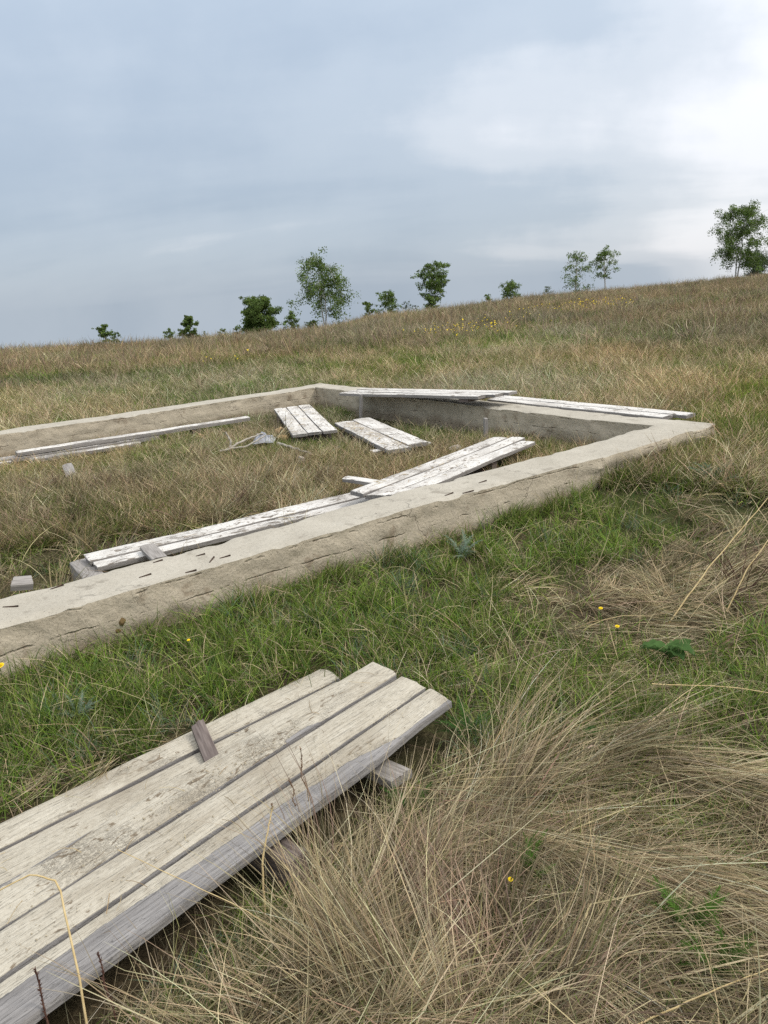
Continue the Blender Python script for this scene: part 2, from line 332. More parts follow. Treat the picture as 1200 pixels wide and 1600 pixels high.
M['conc_side'] = concrete_material('cast_concrete', (0.36, 0.308, 0.225), (0.52, 0.455, 0.345), (0.21, 0.155, 0.10), 1.0, 0.05, True)

def ground_material():
    m, nt, N, L = new_mat('soil_and_thatch'); tc = N('ShaderNodeTexCoord'); vec = tc.outputs['Object']
    a = noise_node(N, L, vec, 1.1, 5, 0.6, 0.5); b = noise_node(N, L, map_node(N, L, vec, (1, 1, 1)).outputs[0], 38, 5, 0.7, 0.8)
    f = noise_node(N, L, vec, 0.22, 4, 0.6)
    r1 = ramp_node(N, [(0.3, (0.030, 0.023, 0.014)), (0.55, (0.085, 0.065, 0.038)), (0.78, (0.18, 0.14, 0.085))]); L(b.outputs[0], r1.inputs[0])
    r2 = ramp_node(N, [(0.3, (0.028, 0.035, 0.012)), (0.7, (0.085, 0.095, 0.035))]); L(b.outputs[0], r2.inputs[0])
    c = mixc(N, L, maprange(N, L, mathn(N, L, 'ADD', mathn(N, L, 'MULTIPLY', a.outputs[0], 0.5), mathn(N, L, 'MULTIPLY', f.outputs[0], 0.5)), 0.42, 0.58), r1.outputs[0], r2.outputs[0])
    finish(nt, N, L, c, 0.95, b.outputs[0], 0.8, 0.03, 0.05)
    return m
M['ground'] = ground_material()
def bark_material():
    m, nt, N, L = new_mat('birch_bark'); tc = N('ShaderNodeTexCoord'); vec = tc.outputs['Object']
    a = noise_node(N, L, map_node(N, L, vec, (2, 2, 9)).outputs[0], 2.5, 4, 0.6)
    r = ramp_node(N, [(0.38, (0.07, 0.06, 0.05)), (0.47, (0.48, 0.46, 0.43)), (0.8, (0.66, 0.64, 0.60))]); L(a.outputs[0], r.inputs[0])
    finish(nt, N, L, r.outputs[0], 0.8, a.outputs[0], 0.3, 0.02)
    return m
M['birch_bark'] = bark_material()
M['dark_bark'] = solid_noise('dark_bark', (0.05, 0.04, 0.03), (0.13, 0.10, 0.075), 6, stretch=(3, 3, 1), bdist=0.02)

# ------------------------------------------------------------------ ground sheet
def build_ground():
    nr, na = 300, 400
    r = np.concatenate([[0.0], np.geomspace(0.35, 420.0, nr)])
    th = np.arange(na) / na * 2 * math.pi
    X = r[:, None] * np.sin(th)[None, :]; Y = r[:, None] * np.cos(th)[None, :]
    Z = ground(X, Y)
    V = np.stack([X, Y, Z], -1).reshape(-1, 3)
    i = np.arange(nr)[:, None] * na; j = np.arange(na)[None, :]; j2 = (j + 1) % na
    F = np.stack([i + j, i + j2, i + na + j2, i + na + j], -1).reshape(-1, 4)
    F = F[:, ::-1]
    o = link('ground', mesh_np('ground', V, F, M['ground'], True)); tag(o, 'sloping hillside ground under the grass', None, None, 'structure')
build_ground()

# ------------------------------------------------------------------ concrete foundation
T_TOP = 0.36
def top_z(u, w):
    return T_TOP + 0.030 * (fbm(u * 1.1 + 3, w * 1.1, 21, 3) - 0.5) + 0.008 * (fbm(u * 7, w * 7, 22, 2) - 0.5)
def wall_mesh(name, a0, a1, b0, b1, along_u, dz=0.0, ledge=False):
    """a: range along, b: range across (both in the foundation frame)"""
    n = int((a1 - a0) / 0.022) + 1; A = np.linspace(a0, a1, n)
    ns, ntp = 20, 11
    prof = [(0, -0.12 + (0.12 + 1.0) * k / ns) for k in range(ns)] + [(k / (ntp - 1), 1.0) for k in range(ntp)] + [(1, 1.0 - (1.12) * k / ns) for k in range(1, ns + 1)]
    V = np.zeros((n, len(prof), 3)); zb = -0.10
    for q, (pb, pz) in enumerate(prof):
        e0 = b0 + 0.026 * (fbm(A * 2.2, A * 0 + 1, 31, 4) - 0.5); e1 = b1 + 0.026 * (fbm(A * 2.2, A * 0 + 5, 33, 4) - 0.5)
        B = e0 + (e1 - e0) * pb
        u, w = (A, B) if along_u else (B, A)
        zt = top_z(u, w) + dz
        if pz >= 1.0:
            z = zt - (pb in (0, 1)) * (0.003 + 0.013 * ss(0.55, 0.75, fbm(A * 5, A * 0 + pb, 37, 4)))
        else:
            z = zb + (zt - zb) * pz
        sgn = -1 if pb == 0 else 1
        if pb in (0, 1):
            off = 0.030 * (fbm(A * 3.5, z * 9 + pb * 40, 41, 4) - 0.5) + 0.018 * (fbm(A * 16, z * 22 + pb * 40, 43, 3) - 0.5)
            if ledge and pb == 0:
                zl = T_TOP - 0.085 + 0.02 * (fbm(A * 0.7, A * 0, 45, 3) - 0.5)
                off = off + 0.022 * ss(-0.008, 0.010, z - zl) * ss(0.45, 0.55, fbm(A * 0.5 + 1.3, A * 0 + 2, 47, 2))
            if pz >= 1.0: off = off * 0.7
            B = B + sgn * off
        u, w = (A, B) if along_u else (B, A)
        X, Y = xy(u, w)
        V[:, q, 0] = X; V[:, q, 1] = Y; V[:, q, 2] = z
    m = len(prof); i = np.arange(n - 1)[:, None] * m; j = np.arange(m - 1)[None, :]
    F = np.stack([i + j, i + j + 1, i + m + j + 1, i + m + j], -1).reshape(-1, 4)
    jj = np.tile(np.arange(m - 1), n - 1); mi = np.where((jj >= ns) & (jj < ns + ntp - 1), 0, 1)
    if not along_u: F = F[:, ::-1]
    Vf = V.reshape(-1, 3); F = F[:, ::-1]
    # end caps: fans as degenerate-free quads between the two sides
    caps = []
    for e in (0, n - 1):
        for k in range(m // 2 - 1):
            a, b, c, d = e * m + k, e * m + k + 1, e * m + m - 2 - k, e * m + m - 1 - k
            if len({a, b, c, d}) == 4: caps.append((a, b, c, d) if e else (d, c, b, a))
    F = np.concatenate([F, np.array(caps)]); mi = np.concatenate([mi, np.ones(len(caps), int)])
    me = mesh_np(name, Vf, F, [M['conc_top'], M['conc_side']], True, mi); me.set_sharp_from_angle(angle=math.radians(48)); return me
fx, fy = xy(3.0, 6.4)
foundation = empty('concrete_foundation', (fx, fy, 0.1), label='weathered rectangular strip foundation of sandy concrete on the grassy slope', cat='foundation')
def fpart(name, me):
    o = link(name, me, foundation); o.matrix_parent_inverse = Matrix.Translation((-fx, -fy, -0.1)); return o
fpart('foundation_wall', wall_mesh('foundation_wall', -1.9, U_OUT, W_OUT, W_IN, True, 0.0, True))
fpart('foundation_wall', wall_mesh('foundation_wall', W_IN - 0.004, WF_OUT, U_IN, U_OUT, False, -0.002))
fpart('foundation_wall', wall_mesh('foundation_wall', -1.2, U_IN + 0.004, WF_IN, WF_OUT, True, -0.004))
RODS = [(-1.735, 3.219, -1.667, 3.221), (-1.604, 3.425, -1.556, 3.465), (-1.201, 3.491, -1.151, 3.525), (-0.984, 3.519, -0.932, 3.536), (-0.984, 3.762, -0.942, 3.783), (-0.889, 3.637, -0.883, 3.722), (-0.849, 3.695, -0.799, 3.724), (-1.188, 3.696, -1.147, 3.726), (0.379, 4.543, 0.435, 4.589), (0.493, 4.574, 0.566, 4.616), (0.624, 4.812, 0.68, 4.847)]
for k, (x0, y0, x1, y1) in enumerate(RODS):
    P = []
    for t in np.linspace(0, 1, 5):
        x, y = x0 + (x1 - x0) * t, y0 + (y1 - y0) * t; u, w = uw(x, y)
        P.append((x, y, float(top_z(u, w)) - 0.001 + 0.005 * t))
    fpart('rebar_stub', tubes_mesh('rebar_stub', [(P, 0.0042)], M['rust'], 6))

def rock_mesh(name, size, mat, seed, sub=2):
    import bmesh
    bm = bmesh.new(); bmesh.ops.create_icosphere(bm, subdivisions=sub, radius=0.5)
    V = np.array([v.co[:] for v in bm.verts])
    d = 0.75 + 0.5 * fbm(V[:, 0] * 2.3 + seed, V[:, 1] * 2.3 + V[:, 2] * 1.7, seed, 3)
    V = V * d[:, None] * np.array(size)
    # facet: push points beyond a few random planes back onto them
    rng = np.random.RandomState(seed)
    for _ in range(7):
        nrm = rng.normal(size=3); nrm /= np.linalg.norm(nrm); lim = 0.29 * np.linalg.norm(nrm * np.array(size))
        ex = np.maximum(V @ nrm - lim, 0); V -= ex[:, None] * nrm * 0.85
    for v, c in zip(bm.verts, V): v.co = c
    me = bpy.data.meshes.new(name); bm.to_mesh(me); bm.free(); me.materials.append(mat); return me
# stones showing through the broken outer face of the near wall
for k, (u, dz, s) in enumerate([(0.875, -0.130, 0.050), (0.935, -0.150, 0.062), (0.905, -0.18, 0.045)]):
    x, y = xy(u, W_OUT + 0.020); o = fpart('embedded_stone', rock_mesh('embedded_stone', (s * 1.25, s * 0.9, s), M['stone_brown'], 60 + k, 3))
    o.matrix_parent_inverse = Matrix.Identity(4); o.location = (x - fx, y - fy, T_TOP + dz - 0.1); o.rotation_euler = (0.4 * k, 0.9 * k, 0.7 + k)

# ------------------------------------------------------------------ boards and panels
FOOT = []      # exclusion footprints for grass: (origin xy, yaw, x0, x1, y0, y1, ztop)
def plank_mesh(name, L_, W_, th, mat, seed, bare_fn=None, end0=0.0, end1=0.0, warp=0.0, wane=None):
    """board along +x from 0 to L_, y 0..W_, top at z=0; uneven edges, cupped top, worn ends"""
    n = max(6, int(L_ / 0.035)); X = np.linspace(0, L_, n)
    ys = [0, 0, 0.0, 0.012, 0.06, 0.14, 0.25, 0.37, 0.5, 0.63, 0.75, 0.86, 0.94, 0.988, 1.0, 1, 1]
    zs = [-1, -0.55, -0.16, -0.03, 0, 0, 0, 0, 0, 0, 0, 0, 0, -0.03, -0.16, -0.55, -1]
    m = len(ys); V = np.zeros((n, m, 3)); bare = np.zeros((n, m))
    eA = 0.010 * (fbm(X * 3.0, X * 0 + seed, seed, 4) - 0.5); eB = 0.010 * (fbm(X * 3.0, X * 0 + seed + 9, seed + 3, 4) - 0.5)
    if wane is not None: eB = eB - wane(X)
    zw = warp * (X / L_ - 0.5) ** 2 * 4 + 0.010 * (fbm(X * 1.4, X * 0 + seed, seed + 5, 2) - 0.5)
    for q in range(m):
        y = eA + (W_ + eB - eA) * ys[q]
        cup = -0.004 * ((ys[q] - 0.5) * 2) ** 2 + 0.004 * (fbm(X * 9, X * 0 + ys[q] * 6 + seed, seed + 7, 3) - 0.5)
        jag = 0.014 * (vnoise(X * 0 + ys[q] * 9, X * 0 + seed, seed + 11) - 0.5)
        x = X + (end0 * ys[q] + jag) * (1 - X / L_) + (end1 * ys[q] + jag) * (X / L_)
        V[:, q, 0] = x; V[:, q, 1] = y; V[:, q, 2] = zs[q] * th + zw + (cup if zs[q] > -0.5 else 0)
        b = 0.14 * (1 - ss(0, 0.05, X)) + (0.75 if zs[q] < -0.1 else 0.0) + (0.10 if ys[q] in (0.012, 0.988) else 0.0)
        if bare_fn is not None: b = b + bare_fn(X, ys[q])
        bare[:, q] = b
    Vf = V.reshape(-1, 3)
    i = np.arange(n - 1)[:, None] * m; j = np.arange(m)[None, :]; j2 = (j + 1) % m
    F = np.stack([i + j, i + m + j, i + m + j2, i + j2], -1).reshape(-1, 4)
    F = F[:, ::-1]
    caps = []
    for e in (0, n - 1):
        for k in range(m // 2 - 1):
            a, b, c, d = e * m + k, e * m + k + 1, e * m + m - 2 - k, e * m + m - 1 - k
            caps.append((d, c, b, a) if e == 0 else (a, b, c, d))
        mid = m // 2; caps.append((e * m + mid - 1, e * m + mid, e * m + mid, e * m + mid + 1))
    caps = [c for c in caps if len(set(c)) == 4]
    me = mesh_np(name, Vf, np.concatenate([F, np.array(caps)]), mat, True)
    float_attr(me, bare.ravel(), 'bare')
    me.set_sharp_from_angle(angle=math.radians(38))
    return me
def panel(name, label, o, yaw, pitch, boards, battens, mat, th=0.032, roll=0.0, group=None, cat='boards', zbase=None):
    """o: xyz of the local origin on the board tops. boards: (y0, y1, x0, x1, dz, kwargs); battens: (x0, x1, y0, y1, ztop, zbot, mat)"""
    R_ = Matrix.Rotation(math.radians(yaw), 4, 'Z') @ Matrix.Rotation(math.radians(-pitch), 4, 'Y') @ Matrix.Rotation(math.radians(roll), 4, 'X')
    root = empty(name, (0, 0, 0), label=label, cat=cat, group=group)
    base = 0.06
    root.matrix_world = Matrix.Translation(o) @ R_ @ Matrix.Translation((0, 0, -base))
    for k, (y0, y1, x0, x1, dz, kw) in enumerate(boards):
        kw = dict(kw); mt = kw.pop('mat', mat); sd = kw.pop('seed', int(abs(yaw) * 7 + k * 31 + 3)); t_ = kw.pop('th', th)
        b = link('plank', plank_mesh('plank', x1 - x0, y1 - y0, t_, mt, sd, **kw), root, (x0, y0, base + dz))
    for (x0, x1, y0, y1, zt, zb, mt) in battens:
        # batten runs across the boards
        me = plank_mesh('batten', y1 - y0, x1 - x0, zt - zb, mt, int(x0 * 100 + 7) % 97)
        link('batten', me, root, (x1, y0, base + zt), (0, 0, math.pi / 2))
    ys = [b[0] for b in boards] + [b[1] for b in boards]; xs = [b[2] for b in boards] + [b[3] for b in boards]
    for b in boards:
        FOOT.append((o[0], o[1], math.radians(yaw), b[2], b[3], b[0], b[1], o[2], math.tan(math.radians(pitch))))
    return root

# A: the clay-crusted three-plank panel in the foreground
def bareA3(X, t):
    edge = 0.62 + 0.05 * (fbm(X * 5, X * 0, 71, 3) - 0.5) * 2 - 0.22 * ss(0.35, 0.9, X) - 0.12 * ss(1.0, 1.4, X)
    edge = edge + 0.30 * (1 - ss(0.25, 0.5, X))
    return 0.75 * ss(edge - 0.06, edge + 0.06, X * 0 + t)
def bareA1(X, t): return 0.42 * (1 - ss(0.08, 0.3, X * 0 + t)) * ss(0.9, 1.5, X) + 0.45 * ss(0.80, 0.92, X * 0 + t) * ss(0.40, 0.44, X) * (1 - ss(0.56, 0.60, X))
panelA = panel('formwork_panel', 'cream clay-crusted panel of three long planks with one bare grey edge, lying across another panel', (-0.09, 2.80, 0.180), 228.2, 0.0,
      [(0.000, 0.150, 0.0, 2.75, 0.0, dict(bare_fn=bareA1, end0=0.024, seed=3)),
       (0.165, 0.302, 0.022, 2.72, -0.002, dict(end0=0.012, seed=14)),
       (0.316, 0.458, 0.036, 2.78, -0.004, dict(bare_fn=bareA3, end0=0.030, seed=25, th=0.030, wane=lambda X: 0.022 * (1 - ss(0.1, 0.5, X))))],
      [(0.38, 0.47, 0.02, 0.50, -0.080, -0.115, M['grey_wood']), (0.86, 0.94, 0.02, 0.515, -0.062, -0.155, M['dark_wood']), (1.60, 1.70, 0.0, 0.54, -0.055, -0.165, M['grey_wood'])],
      M['clay_board'], 0.032)
panelB = panel('formwork_panel', 'cream clay-crusted plank panel half hidden under the three-plank panel', (-0.31, 2.93, 0.100), 222.9, 0.0,
      [(0.000, 0.122, 0.0, 2.5, 0.0, dict(end0=0.0, seed=41)), (0.128, 0.272, 0.03, 2.5, -0.008, dict(seed=43)), (0.278, 0.42, 0.05, 2.5, -0.012, dict(seed=47))],
      [(0.5, 0.6, 0.01, 0.41, -0.045, -0.09, M['grey_wood']), (1.5, 1.6, 0.01, 0.41, -0.045, -0.10, M['grey_wood'])], M['clay_board'], 0.032)
oc = empty('timber_offcut', (-0.68, 2.375, 0.13), (math.radians(-4), math.radians(-8), math.radians(116)), 'short dark split timber offcut wedged between the two foreground panels', 'timber')
link('wood', plank_mesh('wood', 0.27, 0.052, 0.032, M['dark_wood'], 81, end0=0.02, end1=-0.02), oc, (-0.14, -0.026, 0.0))

# C: long white panel beside the near wall
panelC = panel('formwork_panel', 'long narrow white plank panel lying along the inner side of the near wall', (-1.822, 4.397, 0.20), 32.8, 0.0,
      [(-0.165, 0.0, 0.0, 2.25, 0.0, dict(seed=91)), (-0.285, -0.170, 0.01, 2.2, -0.006, dict(seed=95))],
      [(-0.085, 0.035, -0.37, 0.03, -0.040, -0.16, M['grey_wood']), (1.5, 1.6, -0.28, 0.0, -0.040, -0.16, M['grey_wood'])], M['white_board'], 0.032)
# D: three-plank panel propped on C
panelD = panel('formwork_panel', 'white three-plank panel resting on the end of the long narrow panel', (-0.245, 5.03, 0.305), 56.1, -1.9,
      [(-0.142, 0.0, 0.0, 2.33, 0.0, dict(seed=101, end0=0.05)), (-0.282, -0.148, 0.055, 2.40, -0.004, dict(seed=105, end0=-0.05)), (-0.425, -0.288, 0.10, 2.28, -0.008, dict(seed=108, end0=-0.05, bare_fn=lambda X, t: 0.1 * (1 - t) * np.ones_like(X)))],
      [(0.35, 0.45, -0.42, 0.0, -0.036, -0.075, M['grey_wood']), (1.45, 1.55, -0.40, -0.02, -0.036, -0.17, M['dark_wood'])], M['white_board'], 0.032)
# E, F: the two short panels in the middle of the plot
panelE = panel('formwork_panel', 'speckled white three-plank panel propped on an ochre stone beside grey rag', (-1.332, 9.96, 0.20), -77.8, 0.0,
      [(0.0, 0.155, 0.0, 2.06, 0.0, dict(seed=111)), (0.163, 0.31, 0.0, 2.05, 0.002, dict(seed=113)), (0.325, 0.475, -0.06, 2.05, -0.002, dict(seed=117))],
      [(0.35, 0.45, 0.0, 0.46, -0.036, -0.17, M['dark_wood']), (1.65, 1.75, 0.02, 0.46, -0.036, -0.17, M['dark_wood'])], M['white_board'], 0.032)
panelF = panel('formwork_panel', 'white two-plank panel strewn with straw, its corner against the speckled panel', (-0.498, 8.72, 0.165), -72.0, 0.4,
      [(0.0, 0.225, 0.0, 1.86, 0.0, dict(seed=121)), (0.232, 0.445, -0.05, 1.76, 0.004, dict(seed=125, th=0.04))],
      [(0.3, 0.4, 0.0, 0.44, -0.044, -0.13, M['dark_wood']), (1.5, 1.6, 0.0, 0.44, -0.044, -0.13, M['dark_wood'])], M['white_board'], 0.04)
# G: low stack by the far wall
panelG = panel('plank_stack', 'low stack of long narrow weathered boards by the far wall', (-3.879, 8.119, 0.185), 30.7, 0.0,
      [(-0.15, 0.0, 0.0, 2.62, 0.02, dict(seed=131, th=0.045, bare_fn=lambda X, t: 0.16 + 0 * X)), (-0.16, 0.02, -0.55, 1.5, -0.032, dict(seed=133, th=0.045, bare_fn=lambda X, t: 0.25 + 0 * X)), (-0.30, -0.17, 0.10, 1.25, -0.055, dict(seed=135, th=0.04, bare_fn=lambda X, t: 0.25 + 0 * X))],
      [(0.16, 0.26, -0.30, 0.0, -0.098, -0.15, M['dark_wood']), (1.9, 2.0, -0.14, 0.0, -0.028, -0.15, M['dark_wood'])], M['white_board'], 0.03)
panelG2 = panel('loose_board', 'short weathered board end sticking out from under the low board stack', (-4.75, 7.52, 0.13), 31.0, 0.0,
      [(-0.14, 0.0, 0.0, 0.98, 0.0, dict(seed=141))], [], M['white_board'], 0.035, cat='board')
# H: panel lying askew on the far end of the right wall, I: planks along that wall
panelH = panel('formwork_panel', 'white plank panel lying askew on the wall, one end raised over a gap', (-0.134, 9.796, 0.405), -48.7, 2.2,
      [(-0.14, 0.0, 0.0, 2.42, 0.0, dict(seed=151)), (-0.285, -0.147, 0.0, 2.36, -0.003, dict(seed=155)), (-0.42, -0.292, 0.0, 2.25, -0.006, dict(seed=158))],
      [(1.98, 2.10, -0.41, 0.0, -0.036, -0.075, M['dark_wood']), (0.6, 0.7, -0.41, 0.0, -0.036, -0.05, M['dark_wood'])], M['white_board'], 0.034)
ix, iy = xy(5.872, 6.05)
panelI = panel('formwork_panel', 'white two-plank panel laid flat along the wall beside the foundation corner', (ix, iy, 0.377), -54.1, 0.0,
      [(0.0, 0.155, 0.0, 2.16, -0.004, dict(seed=161)), (0.162, 0.31, -0.05, 2.28, 0.0, dict(seed=165))],
      [(0.3, 0.4, 0.01, 0.30, -0.040, -0.20, M['dark_wood']), (1.7, 1.8, 0.01, 0.30, -0.040, -0.20, M['dark_wood'])], M['white_board'], 0.034)

# loose timber, stones, stakes, debris
def loose(name, label, cat, loc, rot, L_, W_, th, mat, seed, group=None, **kw):
    o = link(name, plank_mesh(name, L_, W_, th, mat, seed, **kw), None, loc, [math.radians(a) for a in rot]); return tag(o, label, cat, group)
loose('loose_board', 'thin pale board lying in the grass under the edge of the straw-strewn panel', 'board', (-0.06, 7.12, 0.135), (0, 0, 23), 0.62, 0.10, 0.025, M['white_board'], 171)
loose('loose_board', 'stub of white board poking out from under the propped three-plank panel', 'board', (-0.30, 5.62, 0.262), (0, 0, -40), 0.55, 0.09, 0.03, M['white_board'], 173)
loose('timber_offcut', 'grey timber block lying against the inner face of the near wall', 'timber', (-1.98, 3.80, 0.25), (12, 10, 30), 0.11, 0.10, 0.04, M['grey_wood'], 175, end0=0.03)
loose('timber_offcut', 'short grey plank offcut bridging the long narrow panel and the near wall', 'timber', (-1.47, 4.37, 0.232), (0, 2, -60), 0.27, 0.09, 0.025, M['grey_wood'], 176)
loose('wood_chip', 'small grey wood chip lying alone in the grass', 'wood chip', (-2.98, 7.07, 0.22), (20, 18, -62), 0.22, 0.09, 0.03, M['grey_wood'], 177, end0=0.03)
loose('wooden_stake', 'leaning weathered wooden stake driven in near the corner of the straw-strewn panel', 'stake', (-0.20, 9.20, 0.40), (0, 84, 200), 0.42, 0.045, 0.03, M['grey_wood'], 181)
loose('wooden_stake', 'short upright weathered wooden stake beside the wall', 'stake', (1.02, 7.40, 0.33), (0, 89, 190), 0.32, 0.055, 0.035, M['grey_wood'], 183)
def rock(name, label, x, y, size, mat, seed, lift=0.3, cat='stone'):
    o = link(name, rock_mesh(name, size, mat, seed), None, (x, y, float(ground(x, y)) + size[2] * lift), (0, 0, seed)); return tag(o, label, cat)
rock('stone', 'round ochre stone at the corner of the speckled three-plank panel', -1.10, 8.50, (0.16, 0.15, 0.15), M['stone_ochre'], 201, 0.6)
rock('stone', 'flat ochre stone lying in front of the round one', -1.05, 8.22, (0.17, 0.14, 0.10), M['stone_ochre'], 203, 0.7)
rock('stone', 'pale upright stone in the grass beyond the debris sticks', -0.715, 6.88, (0.08, 0.07, 0.16), M['stone_pale'], 205, 0.55)
rock('stone', 'pale brown stone behind the propped white panel', 0.70, 7.07, (0.16, 0.13, 0.12), M['stone_pale'], 207, 0.5)
rock('stone', 'small ochre stone under the board stack end', -2.05, 8.78, (0.12, 0.10, 0.10), M['stone_ochre'], 209, 0.6)
def rag():
    n = 26; X, Y = np.meshgrid(np.linspace(-0.5, 0.5, n), np.linspace(-0.5, 0.5, n), indexing='ij')
    Z = 0.55 * (fbm(X * 4 + 2, Y * 4, 301, 4) - 0.3) * (1 - ss(0.2, 0.55, np.hypot(X, Y))) + 0.02
    Xw = X + 0.25 * (fbm(X * 3, Y * 3, 303, 3) - 0.5); Yw = Y + 0.25 * (fbm(X * 3, Y * 3, 305, 3) - 0.5)
    V = np.stack([Xw * 0.24, Yw * 0.30, Z * 0.5], -1).reshape(-1, 3)
    i = np.arange(n - 1)[:, None] * n; j = np.arange(n - 1)[None, :]
    F = np.stack([i + j, i + n + j, i + n + j + 1, i + j + 1], -1).reshape(-1, 4)
    me = mesh_np('cloth_rag', V, F, M['rag'], True)
    o = link('cloth_rag', me, None, (-1.22, 8.08, 0.125)); sm = o.modifiers.new('thick', 'SOLIDIFY'); sm.thickness = 0.004
    tag(o, 'crumpled grey rag on the end of the debris sticks', 'rag')
rag()
def bent_stick(name, label, cat, pts, r0, r1, mat, group=None, n=14, seed=0):
    P = np.array(pts, float); t = np.linspace(0, len(P) - 1, n); k = np.minimum(t.astype(int), len(P) - 2); f = (t - k)[:, None]
    Q = P[k] * (1 - f) + P[k + 1] * f
    rng = np.random.RandomState(seed); Q += rng.normal(size=Q.shape) * r0 * 0.25
    o = link(name, tubes_mesh(name, [(Q, np.linspace(r0, r1, n))], mat, 7)); return tag(o, label, cat, group)
bent_stick('stick', 'bleached forked root lying among the debris', 'stick', [(-1.56, 7.66, 0.14), (-1.38, 7.83, 0.20), (-1.22, 8.02, 0.22)], 0.014, 0.007, M['root_wood'], seed=1)
bent_stick('stick', 'thin bleached stick crossing under the forked root', 'stick', [(-1.60, 7.60, 0.15), (-1.36, 7.72, 0.15), (-1.17, 7.90, 0.22)], 0.011, 0.006, M['root_wood'], seed=2)
bent_stick('stick', 'short bleached stick standing up beside the forked root', 'stick', [(-1.52, 7.66, 0.12), (-1.50, 7.70, 0.22), (-1.545, 7.72, 0.32)], 0.012, 0.008, M['root_wood'], seed=3)
bent_stick('stick', 'straight pale stick lying apart in the grass by the rag', 'stick', [(-1.03, 7.75, 0.16), (-0.85, 7.45, 0.155), (-0.66, 7.20, 0.14)], 0.014, 0.010, M['root_wood'], seed=4)

# crumbs of dried clay on the foreground boards
def crumbs():
    rng = np.random.RandomState(5); base = np.array([(1, 0, 0), (-0.5, 0.87, 0), (-0.5, -0.87, 0), (0.1, 0.1, 0.8)]); VV, FF = [], []
    spots = [(rng.uniform(0.05, 2.3), rng.uniform(0.02, 0.44)) for _ in range(15)]
    for k in range(700):
        cx, cy = spots[rng.randint(len(spots))]; x = cx + rng.normal() * 0.10; y = cy + rng.normal() * 0.022
        if not (0.05 < x < 2.6 and 0.015 < y < 0.44): continue
        if y > 0.39: continue
        s = abs(rng.normal()) * 0.0017 + 0.0010; a = rng.uniform(0, 6.28); c, sn = math.cos(a), math.sin(a)
        P = base * s * (0.6 + rng.rand(4, 1) * 0.8); P = np.stack([P[:, 0] * c - P[:, 1] * sn, P[:, 0] * sn + P[:, 1] * c, P[:, 2]], 1)
        b = len(VV) * 4; VV.append(P + (x, y, 0.0615)); FF += [(b, b + 1, b + 3), (b + 1, b + 2, b + 3), (b + 2, b, b + 3)]
    o = link('clay_crumbs', mesh_np('clay_crumbs', np.concatenate(VV), np.array(FF), M['clay']), panelA); o['kind'] = 'stuff'
crumbs()

# straw and grass litter lying on the boards
def litter(pn, n, x0, x1, y0, y1, ztop, seed, lmax=0.12, wd=0.002):
    rng = np.random.RandomState(seed); V, F, C = [], [], []
    pal = np.array([(0.40, 0.31, 0.17), (0.28, 0.20, 0.11), (0.20, 0.15, 0.09), (0.46, 0.38, 0.22)])
    for k in range(n):
        x, y, a, l = rng.uniform(x0, x1), rng.uniform(y0, y1), rng.uniform(0, 6.28), rng.uniform(0.02, lmax); c, q = math.cos(a), math.sin(a); bend = rng.normal() * 0.25
        w = wd * rng.uniform(0.5, 1.2); col = pal[rng.randint(4)] * rng.uniform(0.7, 1.15)
        for m in range(3):
            b = len(V)
            for t in (m / 3, (m + 1) / 3):
                px, py = x + c * l * (t - 0.5) - q * l * bend * t * t, y + q * l * (t - 0.5) + c * l * bend * t * t; py = min(max(py, y0 - 0.01), y1 + 0.01)
                z = ztop + 0.004 + 0.004 * math.sin(t * 3.1)
                V += [(px - q * w / 2, py + c * w / 2, z), (px + q * w / 2, py - c * w / 2, z + w * 0.4)]; C += [col, col]
            F.append((b, b + 1, b + 3, b + 2))
    me = mesh_np('straw_litter', np.array(V), np.array(F), M['blade']); col_attr(me, np.array(C)); o = link('straw_litter', me, pn); o['kind'] = 'stuff'
litter(panelA, 60, 0.08, 2.4, 0.02, 0.40, 0.060, 901, 0.09, 0.0016)
litter(panelB, 35, 0.05, 2.0, 0.01, 0.25, 0.056, 903, 0.09, 0.0016)
litter(panelF, 170, 0.15, 1.80, 0.015, 0.21, 0.064, 905, 0.16, 0.004)
litter(panelE, 70, 0.1, 2.0, 0.01, 0.46, 0.064, 907, 0.12, 0.005)
litter(panelD, 50, 0.1, 1.4, -0.40, -0.01, 0.060, 909, 0.10, 0.004)
litter(panelC, 40, 0.05, 1.5, -0.28, -0.01, 0.060, 911, 0.10, 0.003)

# ------------------------------------------------------------------ grass
def in_foot(x, y, z=None, margin=0.0):
    """True where a point falls on a board (below its top if z is given) or in a foundation wall"""
    x = np.asarray(x); y = np.asarray(y); hit = np.zeros(x.shape, bool)
    for (ox, oy, yw, x0, x1, y0, y1, zt, sl) in FOOT:
        dx, dy = x - ox, y - oy; c, s = math.cos(yw), math.sin(yw); lx = dx * c + dy * s; ly = -dx * s + dy * c
        m = (lx > x0 - margin) & (lx < x1 + margin) & (ly > y0 - margin) & (ly < y1 + margin)
        if z is not None: m &= z < zt + sl * lx + 0.004
        hit |= m
    u, w = uw(x, y); mg = margin
    wl = ((w > W_OUT - mg) & (w < W_IN + mg) & (u < U_OUT + mg)) | ((u > U_IN - mg) & (u < U_OUT + mg) & (w > W_IN - 0.1) & (w < WF_OUT + mg)) | ((w > WF_IN - mg) & (w < WF_OUT + mg) & (u < U_OUT))
    if z is not None: wl &= z < T_TOP + 0.01
    return hit | wl
